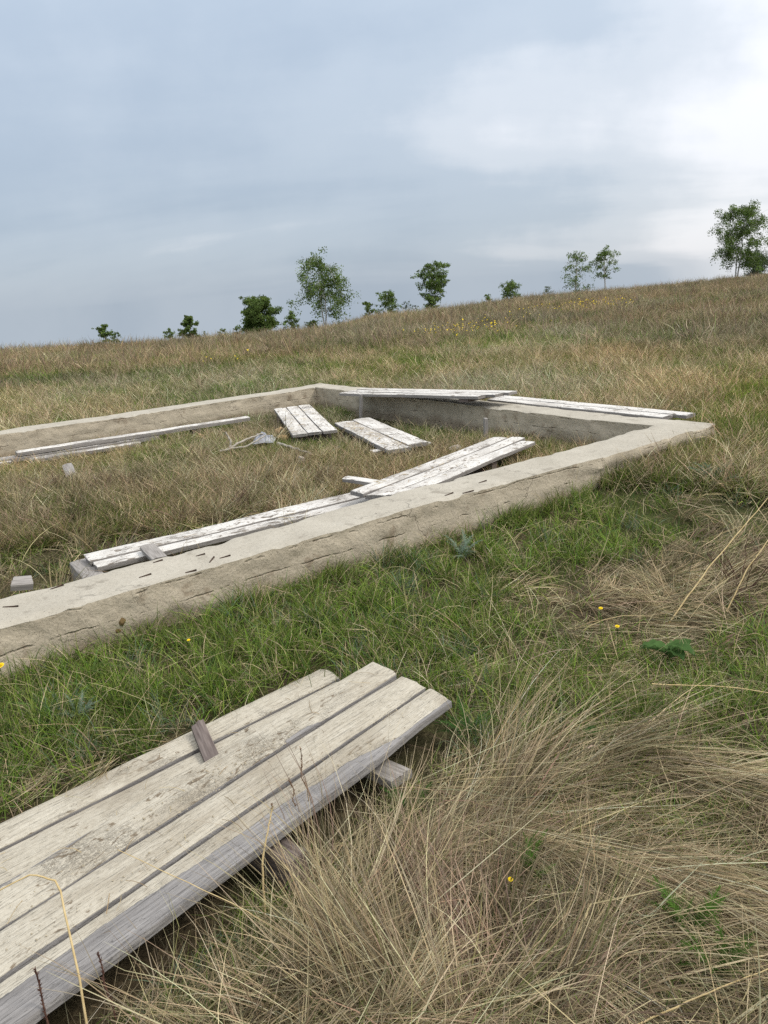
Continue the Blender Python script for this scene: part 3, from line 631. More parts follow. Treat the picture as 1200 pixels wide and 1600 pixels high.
def blades(roots, az, length, width, th0, th1, pw, colors, nseg=4, curl=None, hmin=None, rng=None, world=True, kink=0.3):
    N_ = len(roots); S = np.linspace(0, 1, nseg + 1)
    P = np.zeros((N_, nseg + 1, 3)); T = np.zeros((N_, nseg + 1, 3)); hgt = np.zeros(N_); px = roots[:, 0].copy(); py = roots[:, 1].copy()
    curl = np.zeros(N_) if curl is None else curl
    kk = np.where(rng.rand(N_) < kink, rng.randint(1, max(2, nseg), N_), 99); ka = rng.normal(size=N_) * 0.75; kt = rng.normal(size=N_) * 0.45
    for k, s in enumerate(S):
        th = th0 + (th1 - th0) * s ** pw + np.where(k > kk, kt, 0.0); a = az + curl * s + np.where(k > kk, ka, 0.0)
        d = np.stack([np.sin(th) * np.sin(a), np.sin(th) * np.cos(a), np.cos(th)], 1)
        T[:, k] = d
        if k > 0:
            st = length / nseg; px = px + d[:, 0] * st; py = py + d[:, 1] * st; hgt = hgt + d[:, 2] * st
        P[:, k, 0] = px; P[:, k, 1] = py; P[:, k, 2] = hgt
    if hmin is not None: P[:, :, 2] = np.maximum(P[:, :, 2], hmin[:, None] * S[None, :] ** 0.5)
    if world: P[:, :, 2] += ground(P[:, :, 0], P[:, :, 1]) - 0.008
    if world:
        bad = in_foot(P[:, 1:, 0], P[:, 1:, 1], P[:, 1:, 2]).any(1); keep = ~bad
        P, T, width, colors = P[keep], T[keep], width[keep], colors[keep]; az = az[keep]; N_ = len(P)
    hp = np.stack([np.cos(az), -np.sin(az), np.zeros(N_)], 1)[:, None, :] * np.ones((1, nseg + 1, 1))
    up = np.cross(T, hp); roll = rng.uniform(-1.1, 1.1, N_)[:, None, None]
    side = np.cos(roll) * hp + np.sin(roll) * up
    wprof = np.interp(S, [0, 0.25, 0.7, 1.0], [0.75, 1.0, 0.7, 0.12])
    off = side * (width[:, None] * wprof[None, :] * 0.5)[:, :, None]
    V = np.stack([P - off, P + off], 2).reshape(-1, 3)
    n2 = (nseg + 1) * 2; b = np.arange(N_)[:, None] * n2; q = np.arange(nseg)[None, :] * 2
    F = np.stack([b + q, b + q + 1, b + q + 3, b + q + 2], -1).reshape(-1, 4)
    C = np.repeat(colors, n2, axis=0)
    return V, F, C
def merge(parts):
    VV, FF, CC, b = [], [], [], 0
    for V, F, C in parts:
        VV.append(V); FF.append(F + b); CC.append(C); b += len(V)
    return np.concatenate(VV), np.concatenate(FF), np.concatenate(CC)
def grass_obj(name, label, parts, mat='blade'):
    V, F, C = merge(parts); me = mesh_np(name, V, F, M[mat]); col_attr(me, C)
    return tag(link(name, me), label, None, None, 'stuff')
STRAW = np.array([(0.52, 0.42, 0.25), (0.43, 0.34, 0.20), (0.60, 0.50, 0.32), (0.33, 0.26, 0.155), (0.46, 0.39, 0.23), (0.27, 0.225, 0.145)])
RED = np.array([(0.34, 0.235, 0.165), (0.27, 0.19, 0.14), (0.40, 0.29, 0.205)])
GREEN = np.array([(0.115, 0.180, 0.026), (0.085, 0.145, 0.022), (0.165, 0.225, 0.042), (0.13, 0.175, 0.040), (0.19, 0.225, 0.060), (0.085, 0.145, 0.042)])
OLIVE = np.array([(0.20, 0.20, 0.08), (0.26, 0.235, 0.11), (0.16, 0.175, 0.065)])
def pick(pal, n, rng, var=0.16):
    c = pal[rng.randint(len(pal), size=n)]; return np.clip(c * (1 + rng.normal(size=(n, 1)) * var) * (1 + rng.normal(size=(n, 3)) * 0.04), 0.008, 0.75)
def gauss(x, y, cx, cy, sx, sy=None): sy = sy or sx; return np.exp(-(((x - cx) / sx) ** 2 + ((y - cy) / sy) ** 2) * 0.5)
def dryness(x, y):
    """0 lush green .. 1 only straw"""
    u, w = uw(x, y); r = np.hypot(x, y)
    d = 0.53 + 1.35 * (fbm(x * 0.9 + 4, y * 0.9, 401, 4) - 0.5) + 0.95 * (fbm(x * 2.6, y * 2.6, 403, 3) - 0.5)
    d = d + 0.30 * (1 - ss(1.7, 2.4, y)) * ss(-0.6, 0.0, x) - 0.27 * ss(2.15, 2.55, y) * (1 - ss(4.6, 5.4, y)) * (1 - ss(3.3, 3.5, w))                  # straw mats in front
    d = d - 0.30 * ss(2.35, 2.7, w) * (1 - ss(3.35, 3.45, w))                 # green strip before the wall
    d = d - 0.20 * ss(2.9, 3.3, w) * (1 - ss(3.35, 3.45, w))
    d = d + 0.75 * gauss(x, y, 1.80, 3.70, 0.42, 0.25) + 0.50 * gauss(x, y, 1.05, 3.50, 0.25, 0.16) + 0.3 * gauss(x, y, 2.6, 4.5, 0.5, 0.35)
    d = d + 0.26 * ss(W_IN + 0.3, W_IN + 0.7, w) * (1 - ss(WF_IN - 0.9, WF_IN, w)) - 0.22 * ss(W_IN, W_IN + 0.1, w) * (1 - ss(W_IN + 0.3, W_IN + 0.7, w))
    d = d - 0.25 * ss(4.6, 5.3, u) * (1 - ss(5.5, 5.6, u)) * ss(3.7, 3.8, w) * (1 - ss(8.6, 9.2, w))
    d = d + 0.34 * ss(9.5, 42, r)
    return np.clip(d, 0, 1)
def flow(x, y): return math.radians(112) + 1.9 * (fbm(x * 0.75 + 9, y * 0.75, 411, 3) - 0.5) * 2 + 0.8 * (fbm(x * 3, y * 3, 413, 2) - 0.5) * 2
def fan(n, r0, r1, p, amax, rng):
    """positions with density falling as r^-p (per area) inside the viewed fan"""
    q = 2 - p; t = rng.rand(n)
    r = (r0 ** q + t * (r1 ** q - r0 ** q)) ** (1 / q) if abs(q) > 1e-6 else r0 * (r1 / r0) ** t
    a = rng.uniform(-amax, amax, n); return r * np.sin(a), r * np.cos(a)

PLANT_SPOTS = [(0.60, 1.48, 0.16), (0.67, 1.385, 0.13), (0.235, 2.42, 0.10), (0.02, 2.04, 0.11), (0.33, 1.74, 0.06), (1.146, 2.885, 0.12), (0.701, 2.364, 0.06), (-0.12, 1.98, 0.10), (0.50, 2.52, 0.05), (0.55, 1.95, 0.07), (0.95, 1.75, 0.08), (1.05, 2.2, 0.10), (0.45, 2.2, 0.07)]
def clear_of_plants(x, y):
    k = np.ones(len(x), bool)
    for (a, b, r) in PLANT_SPOTS: k &= np.hypot(x - a, y - b) > r
    return k
def near_dry():
    rng = np.random.RandomState(11); parts = []
    cx, cy = fan(2300, 0.95, 8.5, 1.72, 0.66, rng); d = dryness(cx, cy); keep = (rng.rand(len(cx)) < d * 0.78) & ~in_foot(cx, cy, None, 0.01) & clear_of_plants(cx, cy); cx, cy, d = cx[keep], cy[keep], d[keep]
    r = np.hypot(cx, cy); u, w = uw(cx, cy); nc = len(cx)
    inside = (w > W_IN) & (u < U_IN) & (w < WF_IN)
    cf = flow(cx, cy) + rng.normal(size=nc) * 0.30
    nb = np.where(r < 3, 52, 40) + rng.randint(0, 45, nc)
    idx = np.repeat(np.arange(nc), nb); n = len(idx)
    # each clump is a lock: roots spread across the lie of the lock, stems nearly parallel
    lr = rng.gamma(1.5, 0.022, n) * (1 + 0.10 * r[idx]); ang = rng.uniform(0, 6.28, n)
    roots = np.stack([cx[idx] + lr * np.cos(ang), cy[idx] + lr * np.sin(ang)], 1)
    lay = np.where(inside, rng.uniform(0.0, 0.6, nc), np.where(rng.rand(nc) < 0.12, rng.uniform(0.2, 0.5, nc), rng.uniform(0.78, 1.02, nc)))
    lcl = np.where(inside, rng.uniform(0.15, 0.34, nc), rng.uniform(0.22, 0.55, nc) * np.where(cy > 2.3, 0.62, 1.0)); crl = rng.normal(size=nc) * 0.9
    tone = np.clip(np.exp(rng.normal(size=nc) * 0.42 - 0.30), 0.28, 1.35)
    L_ = lcl[idx] * rng.uniform(0.55, 1.15, n)
    th0 = np.radians(5 + 62 * lay[idx] + rng.normal(size=n) * 9); th1 = np.radians(50 + 44 * lay[idx] + rng.normal(size=n) * 9)
    spread = np.where(inside, 0.8, rng.uniform(0.07, 0.30, nc))
    az = cf[idx] + rng.normal(size=n) * np.where(rng.rand(n) < 0.22, 1.0, spread[idx])
    wd = np.where(rng.rand(n) < 0.12, rng.uniform(0.0035, 0.0058, n), rng.uniform(0.0013, 0.0033, n)) * (1 + 0.16 * np.maximum(0, r[idx] - 2.0))
    c = pick(STRAW, n, rng, 0.26); red = (rng.rand(nc) < 0.13)[idx]; c[red] = pick(RED, red.sum(), rng)
    ol = rng.rand(n) < 0.12; c[ol] = pick(OLIVE, ol.sum(), rng)
    c = np.clip(c * tone[idx][:, None], 0.02, 0.72)
    parts.append(blades(roots, az, L_, wd, np.clip(th0, 0.02, 1.5), th1, 0.5, c, 5, crl[idx] + rng.normal(size=n) * 0.25, (rng.uniform(0.0, 0.06, nc)[idx] + rng.uniform(0.0, 0.02, n)) * lay[idx] + 0.004, rng))
    # stray single stalks
    n = 6500; x, y = fan(n, 0.95, 8.5, 1.65, 0.66, rng); k = ~in_foot(x, y, None, 0.01); x, y = x[k], y[k]; n = len(x); r = np.hypot(x, y)
    parts.append(blades(np.stack([x, y], 1), rng.uniform(0, 6.28, n), rng.uniform(0.12, 0.42, n), rng.uniform(0.0012, 0.0028, n) * (1 + 0.16 * np.maximum(0, r - 2)), np.radians(rng.uniform(20, 80, n)), np.radians(rng.uniform(60, 105, n)), 0.8, pick(STRAW, n, rng), 5, rng.normal(size=n) * 0.5, rng.uniform(0.005, 0.06, n), rng))
    # thatch: short broken straw pressed to the soil
    n = 20000; x, y = fan(n, 0.95, 8.5, 1.85, 0.66, rng); k = ~in_foot(x, y, None, 0.0); x, y = x[k], y[k]; n = len(x); r = np.hypot(x, y)
    parts.append(blades(np.stack([x, y], 1), flow(x, y) + rng.normal(size=n) * 0.9, rng.uniform(0.06, 0.22, n), rng.uniform(0.0014, 0.003, n) * (1 + 0.16 * np.maximum(0, r - 2)), np.radians(rng.uniform(60, 88, n)), np.radians(rng.uniform(80, 100, n)), 1.0, pick(np.concatenate([STRAW * 0.6, RED * 0.7, OLIVE * 0.7]), n, rng), 2, None, rng.uniform(0.002, 0.02, n), rng))
    grass_obj('dry_grass', 'matted straw-coloured dry grass lying over the ground around the boards', parts)
near_dry()
def tuft_at(parts, rng, cx, cy, n, az, spread, L0, L1, t0, t1, rad, pal, wd=(0.0014, 0.003), pw=0.8, ts=8, kink=0.2):
    ang = rng.uniform(0, 6.28, n); rr = np.abs(rng.normal(size=n)) * rad
    roots = np.stack([cx + rr * np.cos(ang), cy + rr * np.sin(ang)], 1)
    parts.append(blades(roots, az + rng.normal(size=n) * spread, rng.uniform(L0, L1, n), rng.uniform(*wd, n), np.radians(np.clip(t0 + rng.normal(size=n) * ts, 1, 80)), np.radians(t1 + rng.normal(size=n) * ts * 1.5), pw, pick(pal, n, rng, 0.28) * (0.86 if kink else 1.0), 6, rng.normal(size=n) * (0.3 if kink else 0.06) + (0 if kink else rng.normal() * 0.5), None if kink else rng.uniform(0.05, 0.09, n), rng, True, kink))
def feature_tufts():
    rng = np.random.RandomState(23); parts = []
    A = math.radians
    # the tall standing tuft at the right edge of the foreground panel, leaning towards it
    for k in range(6):
        tuft_at(parts, rng, -0.05 + 0.042 * k - 0.13 + rng.normal() * 0.03, 1.40 + rng.normal() * 0.06 - 0.015 * k, 52, A(-38 + rng.normal() * 10), 0.30, 0.25, 0.62, 24, 58, 0.035, STRAW, (0.0014, 0.003))
    for k in range(4):
        tuft_at(parts, rng, 0.06 + 0.05 * k, 1.50 + rng.normal() * 0.08, 45, A(-25 + rng.normal() * 14), 0.4, 0.2, 0.48, 30, 70, 0.05, RED)
    # arching straw in the lower left corner
    for k in range(9):
        tuft_at(parts, rng, -0.55 + 0.055 * k + rng.normal() * 0.03, 1.30 + rng.normal() * 0.08, 60, A(-60 + rng.normal() * 25), 0.35, 0.28, 0.5, 35, 92, 0.04, STRAW, pw=0.6)
    # long combed bundles over the right foreground
    for k in range(16):
        x, y = rng.uniform(0.2, 1.15), rng.uniform(1.2, 2.45)
        if not clear_of_plants(np.array([x]), np.array([y]))[0]: continue
        tuft_at(parts, rng, x, y, 70, float(flow(x, y)) + rng.normal() * 0.2, 0.12, 0.45, 0.85, 48, 96, 0.03, STRAW, pw=0.45, ts=7)
    for k in range(10):
        x, y = -0.02 + 0.10 * k + rng.normal() * 0.02, 2.22 - 0.075 * k + rng.normal() * 0.03
        tuft_at(parts, rng, x, y, 65, A(125 + rng.normal() * 8), 0.10, 0.45, 0.8, 45, 95, 0.03, STRAW, pw=0.4, ts=6)
    BRIGHT = STRAW[[0, 2, 2, 4]] * 1.12
    for (x, y, a, n) in [(0.15, 2.20, 112, 70), (0.30, 2.05, 118, 70), (0.48, 1.98, 122, 60), (0.66, 1.88, 128, 70), (0.25, 1.90, 100, 50), (0.90, 2.10, 75, 60), (1.05, 1.95, 82, 60), (0.45, 1.62, 98, 60), (0.98, 1.62, 70, 60), (0.30, 1.42, 60, 50), (0.22, 1.55, 130, 50), (0.75, 2.35, 62, 45), (-0.35, 1.50, -70, 50), (-0.25, 1.42, -62, 50)]:
        tuft_at(parts, rng, x, y, n, A(a), 0.09, 0.35, 0.62, 58, 93, 0.022, BRIGHT, (0.0014, 0.0032), 0.4, 5, 0.0)
    # standing straw clumps right of the wall
    for (x, y, n, a) in [(1.30, 3.45, 150, -40), (1.42, 3.55, 120, -30), (1.75, 3.65, 140, 60), (1.95, 3.9, 140, 80), (1.0, 3.50, 110, 100), (2.1, 4.3, 120, 40), (2.4, 4.2, 120, 60), (1.6, 3.2, 90, -60)]:
        tuft_at(parts, rng, x, y, int(n * 0.6), A(a), 0.45, 0.16, 0.40, 40, 96, 0.06, STRAW, (0.002, 0.004), 0.6)
    # feathery clumps inside the foundation
    for (x, y, n, L1) in [(-1.0, 6.35, 90, .42), (-1.25, 6.5, 70, .36), (-0.75, 6.6, 70, .38), (-0.35, 6.75, 60, .34), (-1.6, 6.6, 60, .34), (-1.85, 6.2, 60, .30), (-2.2, 5.9, 60, .3), (-2.6, 6.4, 70, .34), (-2.9, 6.0, 60, .3), (-1.5, 5.7, 60, .3), (-2.2, 7.2, 60, .32), (-1.75, 7.3, 50, .3), (-0.2, 7.5, 45, .26), (-0.9, 7.3, 45, .26), (0.1, 6.3, 40, .24), (-3.3, 6.8, 60, .3), (-0.6, 5.9, 45, .25), (-2.0, 4.9, 60, .28), (-2.5, 5.1, 60, .3), (-1.15, 6.15, 70, .36), (-0.9, 6.75, 60, .36), (-1.4, 6.9, 60, .34), (-0.5, 6.4, 55, .34), (-2.4, 6.8, 60, .32), (-2.9, 6.7, 60, .32), (-3.1, 7.4, 55, .3), (-2.6, 7.7, 50, .28), (-1.9, 5.4, 55, .3)]:
        tuft_at(parts, rng, x, y, n, rng.uniform(0, 6.28), 1.4, 0.15, L1, 10, 50, 0.07, STRAW, (0.0025, 0.005))
    # grass growing at the foot of the near wall
    grass_obj('tall_dry_grass', 'tall standing tufts of pale dry grass beside the boards and inside the foundation', parts)
    parts = []
    for k in range(60):
        u = rng.uniform(-0.6, 5.8); x, y = xy(u, W_OUT - rng.uniform(0.02, 0.14))
        tuft_at(parts, rng, x, y, 36, rng.uniform(0, 6.28), 1.2, 0.07, 0.20, 8, 55, 0.04, np.concatenate([GREEN, GREEN, OLIVE, STRAW[:2]]), (0.0022, 0.0042))
    for k in range(46):
        u = rng.uniform(-0.2, 2.9); x, y = xy(u, W_IN + rng.uniform(0.02, 0.10))
        tuft_at(parts, rng, x, y, 34, rng.uniform(0, 6.28), 1.2, 0.12, 0.26, 4, 40, 0.03, np.concatenate([GREEN, GREEN, OLIVE]), (0.0025, 0.0045))
    for k in range(26):
        u = rng.uniform(3.6, 5.4); x, y = xy(u, W_IN + rng.uniform(0.03, 0.35))
        tuft_at(parts, rng, x, y, 30, rng.uniform(0, 6.28), 1.2, 0.12, 0.28, 4, 45, 0.04, np.concatenate([GREEN, GREEN, OLIVE]), (0.003, 0.005))
    grass_obj('wall_foot_grass', 'green grass tufts growing along the foot of the near wall', parts)
feature_tufts()
def near_green():
    rng = np.random.RandomState(37)
    cx, cy = fan(5200, 0.95, 8.5, 1.6, 0.66, rng); d = dryness(cx, cy)
    keep = ((rng.rand(len(cx)) < np.maximum(1.15 - d * 1.0, 0.36)) | ~clear_of_plants(cx, cy)) & ~in_foot(cx, cy, None, 0.02); cx, cy, d = cx[keep], cy[keep], d[keep]; r = np.hypot(cx, cy)
    nb = (16 + 34 * (1 - d)).astype(int); idx = np.repeat(np.arange(len(cx)), nb); n = len(idx)
    rad = rng.gamma(1.5, 0.03, n); ang = rng.uniform(0, 6.28, n)
    roots = np.stack([cx[idx] + rad * np.cos(ang), cy[idx] + rad * np.sin(ang)], 1)
    lcl = rng.uniform(0.05, 0.15, len(cx)) * (1.25 - 0.4 * d); tone = np.clip(1 + rng.normal(size=len(cx)) * 0.3, 0.5, 1.8)
    L_ = lcl[idx] * rng.uniform(0.6, 1.25, n)
    c = pick(GREEN, n, rng) * tone[idx][:, None] * 1.08
    blue = (rng.rand(len(cx)) < 0.06)[idx]; c[blue] = pick(np.array([(0.11, 0.16, 0.09), (0.14, 0.19, 0.12)]), blue.sum(), rng)
    dry = rng.rand(n) < 0.16 + 0.3 * d[idx]; c[dry] = pick(np.concatenate([STRAW * 0.9, OLIVE]), dry.sum(), rng)
    wd = rng.uniform(0.0018, 0.0036, n) * (1 + 0.14 * np.maximum(0, r[idx] - 2))
    p = blades(roots, rng.uniform(0, 6.28, n), L_, wd, np.radians(rng.uniform(2, 38, n)), np.radians(rng.uniform(25, 95, n)), 1.1, c, 3, rng.normal(size=n) * 0.4, None, rng)
    grass_obj('green_grass', 'short fresh green grass growing between the straw and along the near wall', [p])
near_green()

# instanced tufts for the middle distance and the hillside
TUFTS = bpy.data.collections.new('tuft_sources')
def make_tufts(prefix, count, nb, L0, L1, t0, t1, rad, wd, pal, seed):
    rng = np.random.RandomState(seed); out = []
    for k in range(count):
        n = nb; ang = rng.uniform(0, 6.28, n); rr = np.abs(rng.normal(size=n)) * rad; lean = rng.uniform(0, 6.28)
        az = np.where(rng.rand(n) < 0.5, lean + rng.normal(size=n) * 0.7, rng.uniform(0, 6.28, n))
        V, F, C = blades(np.stack([rr * np.cos(ang), rr * np.sin(ang)], 1), az, rng.uniform(L0, L1, n), rng.uniform(wd * 0.6, wd * 1.3, n),
                         np.radians(rng.uniform(*t0, n)), np.radians(rng.uniform(*t1, n)), 0.9, pick(pal, n, rng, 0.2), 3, rng.normal(size=n) * 0.5, None, rng, world=False)
        me = mesh_np(prefix, V - np.array([0, 0, 0.01]), F, M['blade_i']); col_attr(me, C); out.append(me)
    return out
def scatter(name, label, meshes, x, y, scale, tone, rng):
    coll = bpy.data.collections.new(name + '_sources')
    for k, me in enumerate(meshes): coll.objects.link(bpy.data.objects.new('%s_source_%02d' % (name, k), me))
    n = len(x); V = np.stack([x, y, ground(x, y) - 0.01], 1)
    me = bpy.data.meshes.new(name); me.vertices.add(n); me.vertices.foreach_set('co', V.astype(np.float32).ravel())
    def fa(nm, typ, prop, arr): me.attributes.new(nm, typ, 'POINT').data.foreach_set(prop, arr.ravel())
    fa('scl', 'FLOAT', 'value', scale.astype(np.float32)); fa('idx', 'INT', 'value', rng.randint(0, len(meshes), n).astype(np.int32))
    rot = np.zeros((n, 3), np.float32); rot[:, 2] = rng.uniform(0, 6.28, n); rot[:, 0] = rng.normal(size=n) * 0.1; fa('rot', 'FLOAT_VECTOR', 'vector', rot)
    fa('tone', 'FLOAT_COLOR', 'color', np.concatenate([tone, np.ones((n, 1))], 1).astype(np.float32))
    o = link(name, me); tag(o, label, None, None, 'stuff')
    g = bpy.data.node_groups.new(name + '_scatter', 'GeometryNodeTree'); g.interface.new_socket('Geometry', in_out='INPUT', socket_type='NodeSocketGeometry'); g.interface.new_socket('Geometry', in_out='OUTPUT', socket_type='NodeSocketGeometry')
    N = g.nodes.new; L = g.links.new
    gi = N('NodeGroupInput'); go = N('NodeGroupOutput'); ip = N('GeometryNodeInstanceOnPoints'); ci = N('GeometryNodeCollectionInfo')
    ci.inputs['Collection'].default_value = coll; ci.inputs['Separate Children'].default_value = True; ci.inputs['Reset Children'].default_value = True
    def na(nm, typ):
        q = N('GeometryNodeInputNamedAttribute'); q.data_type = typ; q.inputs['Name'].default_value = nm; return q.outputs['Attribute']
    L(gi.outputs[0], ip.inputs['Points']); L(ci.outputs[0], ip.inputs['Instance']); ip.inputs['Pick Instance'].default_value = True
    L(na('idx', 'INT'), ip.inputs['Instance Index']); L(na('rot', 'FLOAT_VECTOR'), ip.inputs['Rotation']); L(na('scl', 'FLOAT'), ip.inputs['Scale'])
    L(ip.outputs[0], go.inputs[0])
    md = o.modifiers.new('scatter', 'NODES'); md.node_group = g
    return o
def tone_of(n, rng, x, y, amt=0.24):
    t = 1 + rng.normal(size=(n, 1)) * amt + 0.8 * (fbm(x * 0.35, y * 0.35, 431, 3) - 0.5)[:, None]
    warm = (fbm(x * 0.5 + 7, y * 0.5, 433, 3) - 0.5)[:, None]
    return np.clip(np.concatenate([t * (1 + 0.25 * warm), t * (1 - 0.02 * warm), t * (1 - 0.25 * warm)], 1), 0.4, 1.7)
def hillside():
    rng = np.random.RandomState(51)
    dry_m = make_tufts('dry_tuft', 9, 44, 0.12, 0.42, (0, 35), (30, 110), 0.07, 0.0062, np.concatenate([STRAW * 1.1, STRAW * 1.1, RED, OLIVE, OLIVE]), 61)
    grn_m = make_tufts('green_tuft', 7, 46, 0.08, 0.24, (0, 35), (20, 95), 0.07, 0.007, np.concatenate([GREEN, OLIVE]), 67)
    dry_f = make_tufts('far_dry_tuft', 10, 54, 0.12, 0.40, (0, 32), (20, 95), 0.13, 0.0095, np.concatenate([STRAW * 0.85, STRAW * 0.7, RED * 0.9, OLIVE]), 71)
    grn_f = make_tufts('far_green_tuft', 6, 40, 0.10, 0.28, (0, 35), (20, 90), 0.16, 0.015, np.concatenate([GREEN, OLIVE, OLIVE]), 73)
    def place(n, r0, r1, p, want_dry, margin, fade=None):
        x, y = fan(n, r0, r1, p, 0.72, rng); d = dryness(x, y); pr = d if want_dry else 1.1 - d
        r = np.hypot(x, y); az = np.degrees(np.arctan2(x, y))
        k = (rng.rand(n) < pr) & ~in_foot(x, y, None, margin) & (r < crest(az) * 1.12)
        if fade: k &= rng.rand(n) < ss(fade[0], fade[1], r)
        return x[k], y[k]
    x, y = place(34000, 5.5, 26.0, 1.9, True, 0.06); u, w = uw(x, y); ins = (w > W_IN) & (w < WF_IN) & (u < U_IN); scatter('meadow_dry_grass', 'dry grass tufts inside and behind the foundation', dry_m, x, y, rng.uniform(0.5, 1.0, len(x)) * np.where(ins, 0.72, 1.0), tone_of(len(x), rng, x, y), rng)
    x, y = place(42000, 5.5, 26.0, 1.9, False, 0.06); u, w = uw(x, y); ins = (w > W_IN) & (w < WF_IN) & (u < U_IN); scatter('meadow_green_grass', 'green grass tufts inside and behind the foundation', grn_m, x, y, rng.uniform(0.6, 1.2, len(x)) * np.where(ins, 0.75, 1.0), tone_of(len(x), rng, x, y), rng)
    x, y = place(62000, 13.0, 90.0, 2.2, True, 0.05, (13, 24)); scatter('hillside_dry_grass', 'tawny dry grass covering the hillside up to the crest', dry_f, x, y, np.clip(np.exp(rng.normal(size=len(x)) * 0.38) * 0.8, 0.35, 1.75), tone_of(len(x), rng, x, y), rng)
    x, y = place(44000, 13.0, 90.0, 2.2, False, 0.05, (13, 24)); scatter('hillside_green_grass', 'olive green grass mixed into the hillside straw', grn_f, x, y, rng.uniform(0.7, 1.3, len(x)), tone_of(len(x), rng, x, y), rng)
hillside()

# ------------------------------------------------------------------ wild plants
def fern_leaf(name, length, mat_col, seed, width=0.35):
    """feathery leaf: a rachis with pairs of narrow leaflets, arching out along +x"""
    rng = np.random.RandomState(seed); V, F = [], []
    n = 28
    for k in range(n):
        t = (k + 0.5) / n; x = length * t; z = length * (0.75 * t - 0.55 * t * t); l = length * width * math.sin(math.pi * min(1, 0.12 + 0.9 * t)) * 0.5
        for s in (-1, 1):
            fw = length * 0.10 * (0.7 + 0.6 * rng.rand()); b = len(V); hw = length * 0.015
            lift = 0.25 * l * rng.normal()
            V += [(x - hw, 0, z), (x + hw, 0, z), (x + fw + hw * 0.6, s * l, z + lift), (x + fw - hw * 1.4, s * l * 0.75, z + lift * 0.7)]; F.append((b, b + 1, b + 2, b + 3))
    for k in range(8):
        t0, t1 = k / 8, (k + 1) / 8; b = len(V); w = length * 0.012
        z0, z1 = [length * (0.75 * t - 0.55 * t * t) for t in (t0, t1)]
        V += [(length * t0, -w, z0), (length * t1, -w, z1), (length * t1, w, z1), (length * t0, w, z0)]; F.append((b, b + 1, b + 2, b + 3))
    me = mesh_np(name, np.array(V), np.array(F), M['leafage']); c = np.repeat(pick(np.array([mat_col]), len(F), rng, 0.15), 4, axis=0); col_attr(me, c); return me
def feather_plant(label, x, y, n, length, color, seed, name='yarrow', cat='plant', group=None, lean=1.0):
    rng = np.random.RandomState(seed); root = empty(name, (x, y, float(ground(x, y)) + 0.03), label=label, cat=cat, group=group)
    ms = [fern_leaf('leaf', length * s, color, seed + k) for k, s in enumerate((1.0, 0.8, 0.65))]
    for k in range(n):
        link('leaf', ms[k % 3], root, (rng.normal() * 0.008, rng.normal() * 0.008, 0), (rng.normal() * 0.3, -rng.uniform(0.1, 0.95) * lean, k * 2.4 + rng.normal() * 0.3))
    return root
YG = (0.095, 0.180, 0.034); WG = (0.20, 0.26, 0.19)
feather_plant('large feathery green plant in the straw mats of the dry grass', 0.665, 1.50, 13, 0.15, YG, 501)
feather_plant('feathery green plant half under bent straw, beside the large feathery one', 0.69, 1.385, 12, 0.13, (0.06, 0.12, 0.022), 503)
feather_plant('dark feathery plant under the bare corner of the three-plank panel', 0.235, 2.42, 13, 0.15, (0.055, 0.12, 0.03), 505)
feather_plant('small feathery plant between the standing tuft and the three-plank panel', 0.02, 2.04, 11, 0.13, (0.05, 0.105, 0.025), 507)
feather_plant('slender feathery sprig rising from matted straw', 0.33, 1.74, 7, 0.13, YG, 509, lean=1.4)
feather_plant('silvery wormwood at the foot of the near wall', 0.42, 4.05, 12, 0.16, WG, 511, name='wormwood')
feather_plant('silvery wormwood in the green grass by the foundation corner', 2.30, 5.15, 16, 0.22, (0.16, 0.24, 0.17), 513, name='wormwood')
feather_plant('silvery wormwood in green grass between the near wall and the clay-crusted panels', -1.22, 2.62, 10, 0.10, WG, 515, name='wormwood')
feather_plant('tiny silvery wormwood sprig beside the straw mats', 0.50, 2.52, 8, 0.06, (0.30, 0.36, 0.29), 517, name='wormwood')
def broad_leaf(name, length, width, seed, color):
    n, m = 8, 5; V = []
    for i in range(n):
        t = i / (n - 1); w = width * math.sin(math.pi * min(1, 0.08 + 0.92 * t)) ** 0.8 * (1.0 if t < 0.97 else 0.2)
        for j in range(m):
            s = j / (m - 1) * 2 - 1; V.append((length * t, s * w * 0.5, length * (0.35 * t - 0.45 * t * t) + abs(s) * w * 0.18 + 0.006 * math.sin(t * 20 + s * 3)))
    F = [(i * m + j, (i + 1) * m + j, (i + 1) * m + j + 1, i * m + j + 1) for i in range(n - 1) for j in range(m - 1)]
    me = mesh_np(name, np.array(V), np.array(F), M['leafage'], True); rng = np.random.RandomState(seed); col_attr(me, np.clip(np.array(color)[None] * (1 + rng.normal(size=(len(V), 1)) * 0.08), 0.01, 1)); return me
def broad_plant(label, x, y, n, L_, W_, seed, color=(0.085, 0.155, 0.05)):
    rng = np.random.RandomState(seed); root = empty('broad_leaf_plant', (x, y, float(ground(x, y))), label=label, cat='plant')
    hs = 0.10 if n > 2 else 0.05
    link('stem', tubes_mesh('stem', [([(0, 0, -0.01), (0.004, 0.002, hs * 0.5), (0, 0.004, hs)], [0.004, 0.0035, 0.003])], M['stem_green'], 6), root)
    for k in range(n):
        link('leaf', broad_leaf('leaf', L_ * rng.uniform(0.75, 1.1), W_, seed + k, color), root, (0, 0, hs * (0.55 + 0.45 * k / max(1, n - 1))), (rng.normal() * 0.3, -rng.uniform(0.0, 0.5), k * 2.2 + 0.4))
broad_plant('broad-leaved green plant in mixed grass beyond the end of the three-plank panel', 1.146, 2.885, 6, 0.13, 0.062, 521)
broad_plant('single oval green leaf standing in the straw', 0.701, 2.364, 2, 0.075, 0.05, 527, (0.06, 0.14, 0.035))
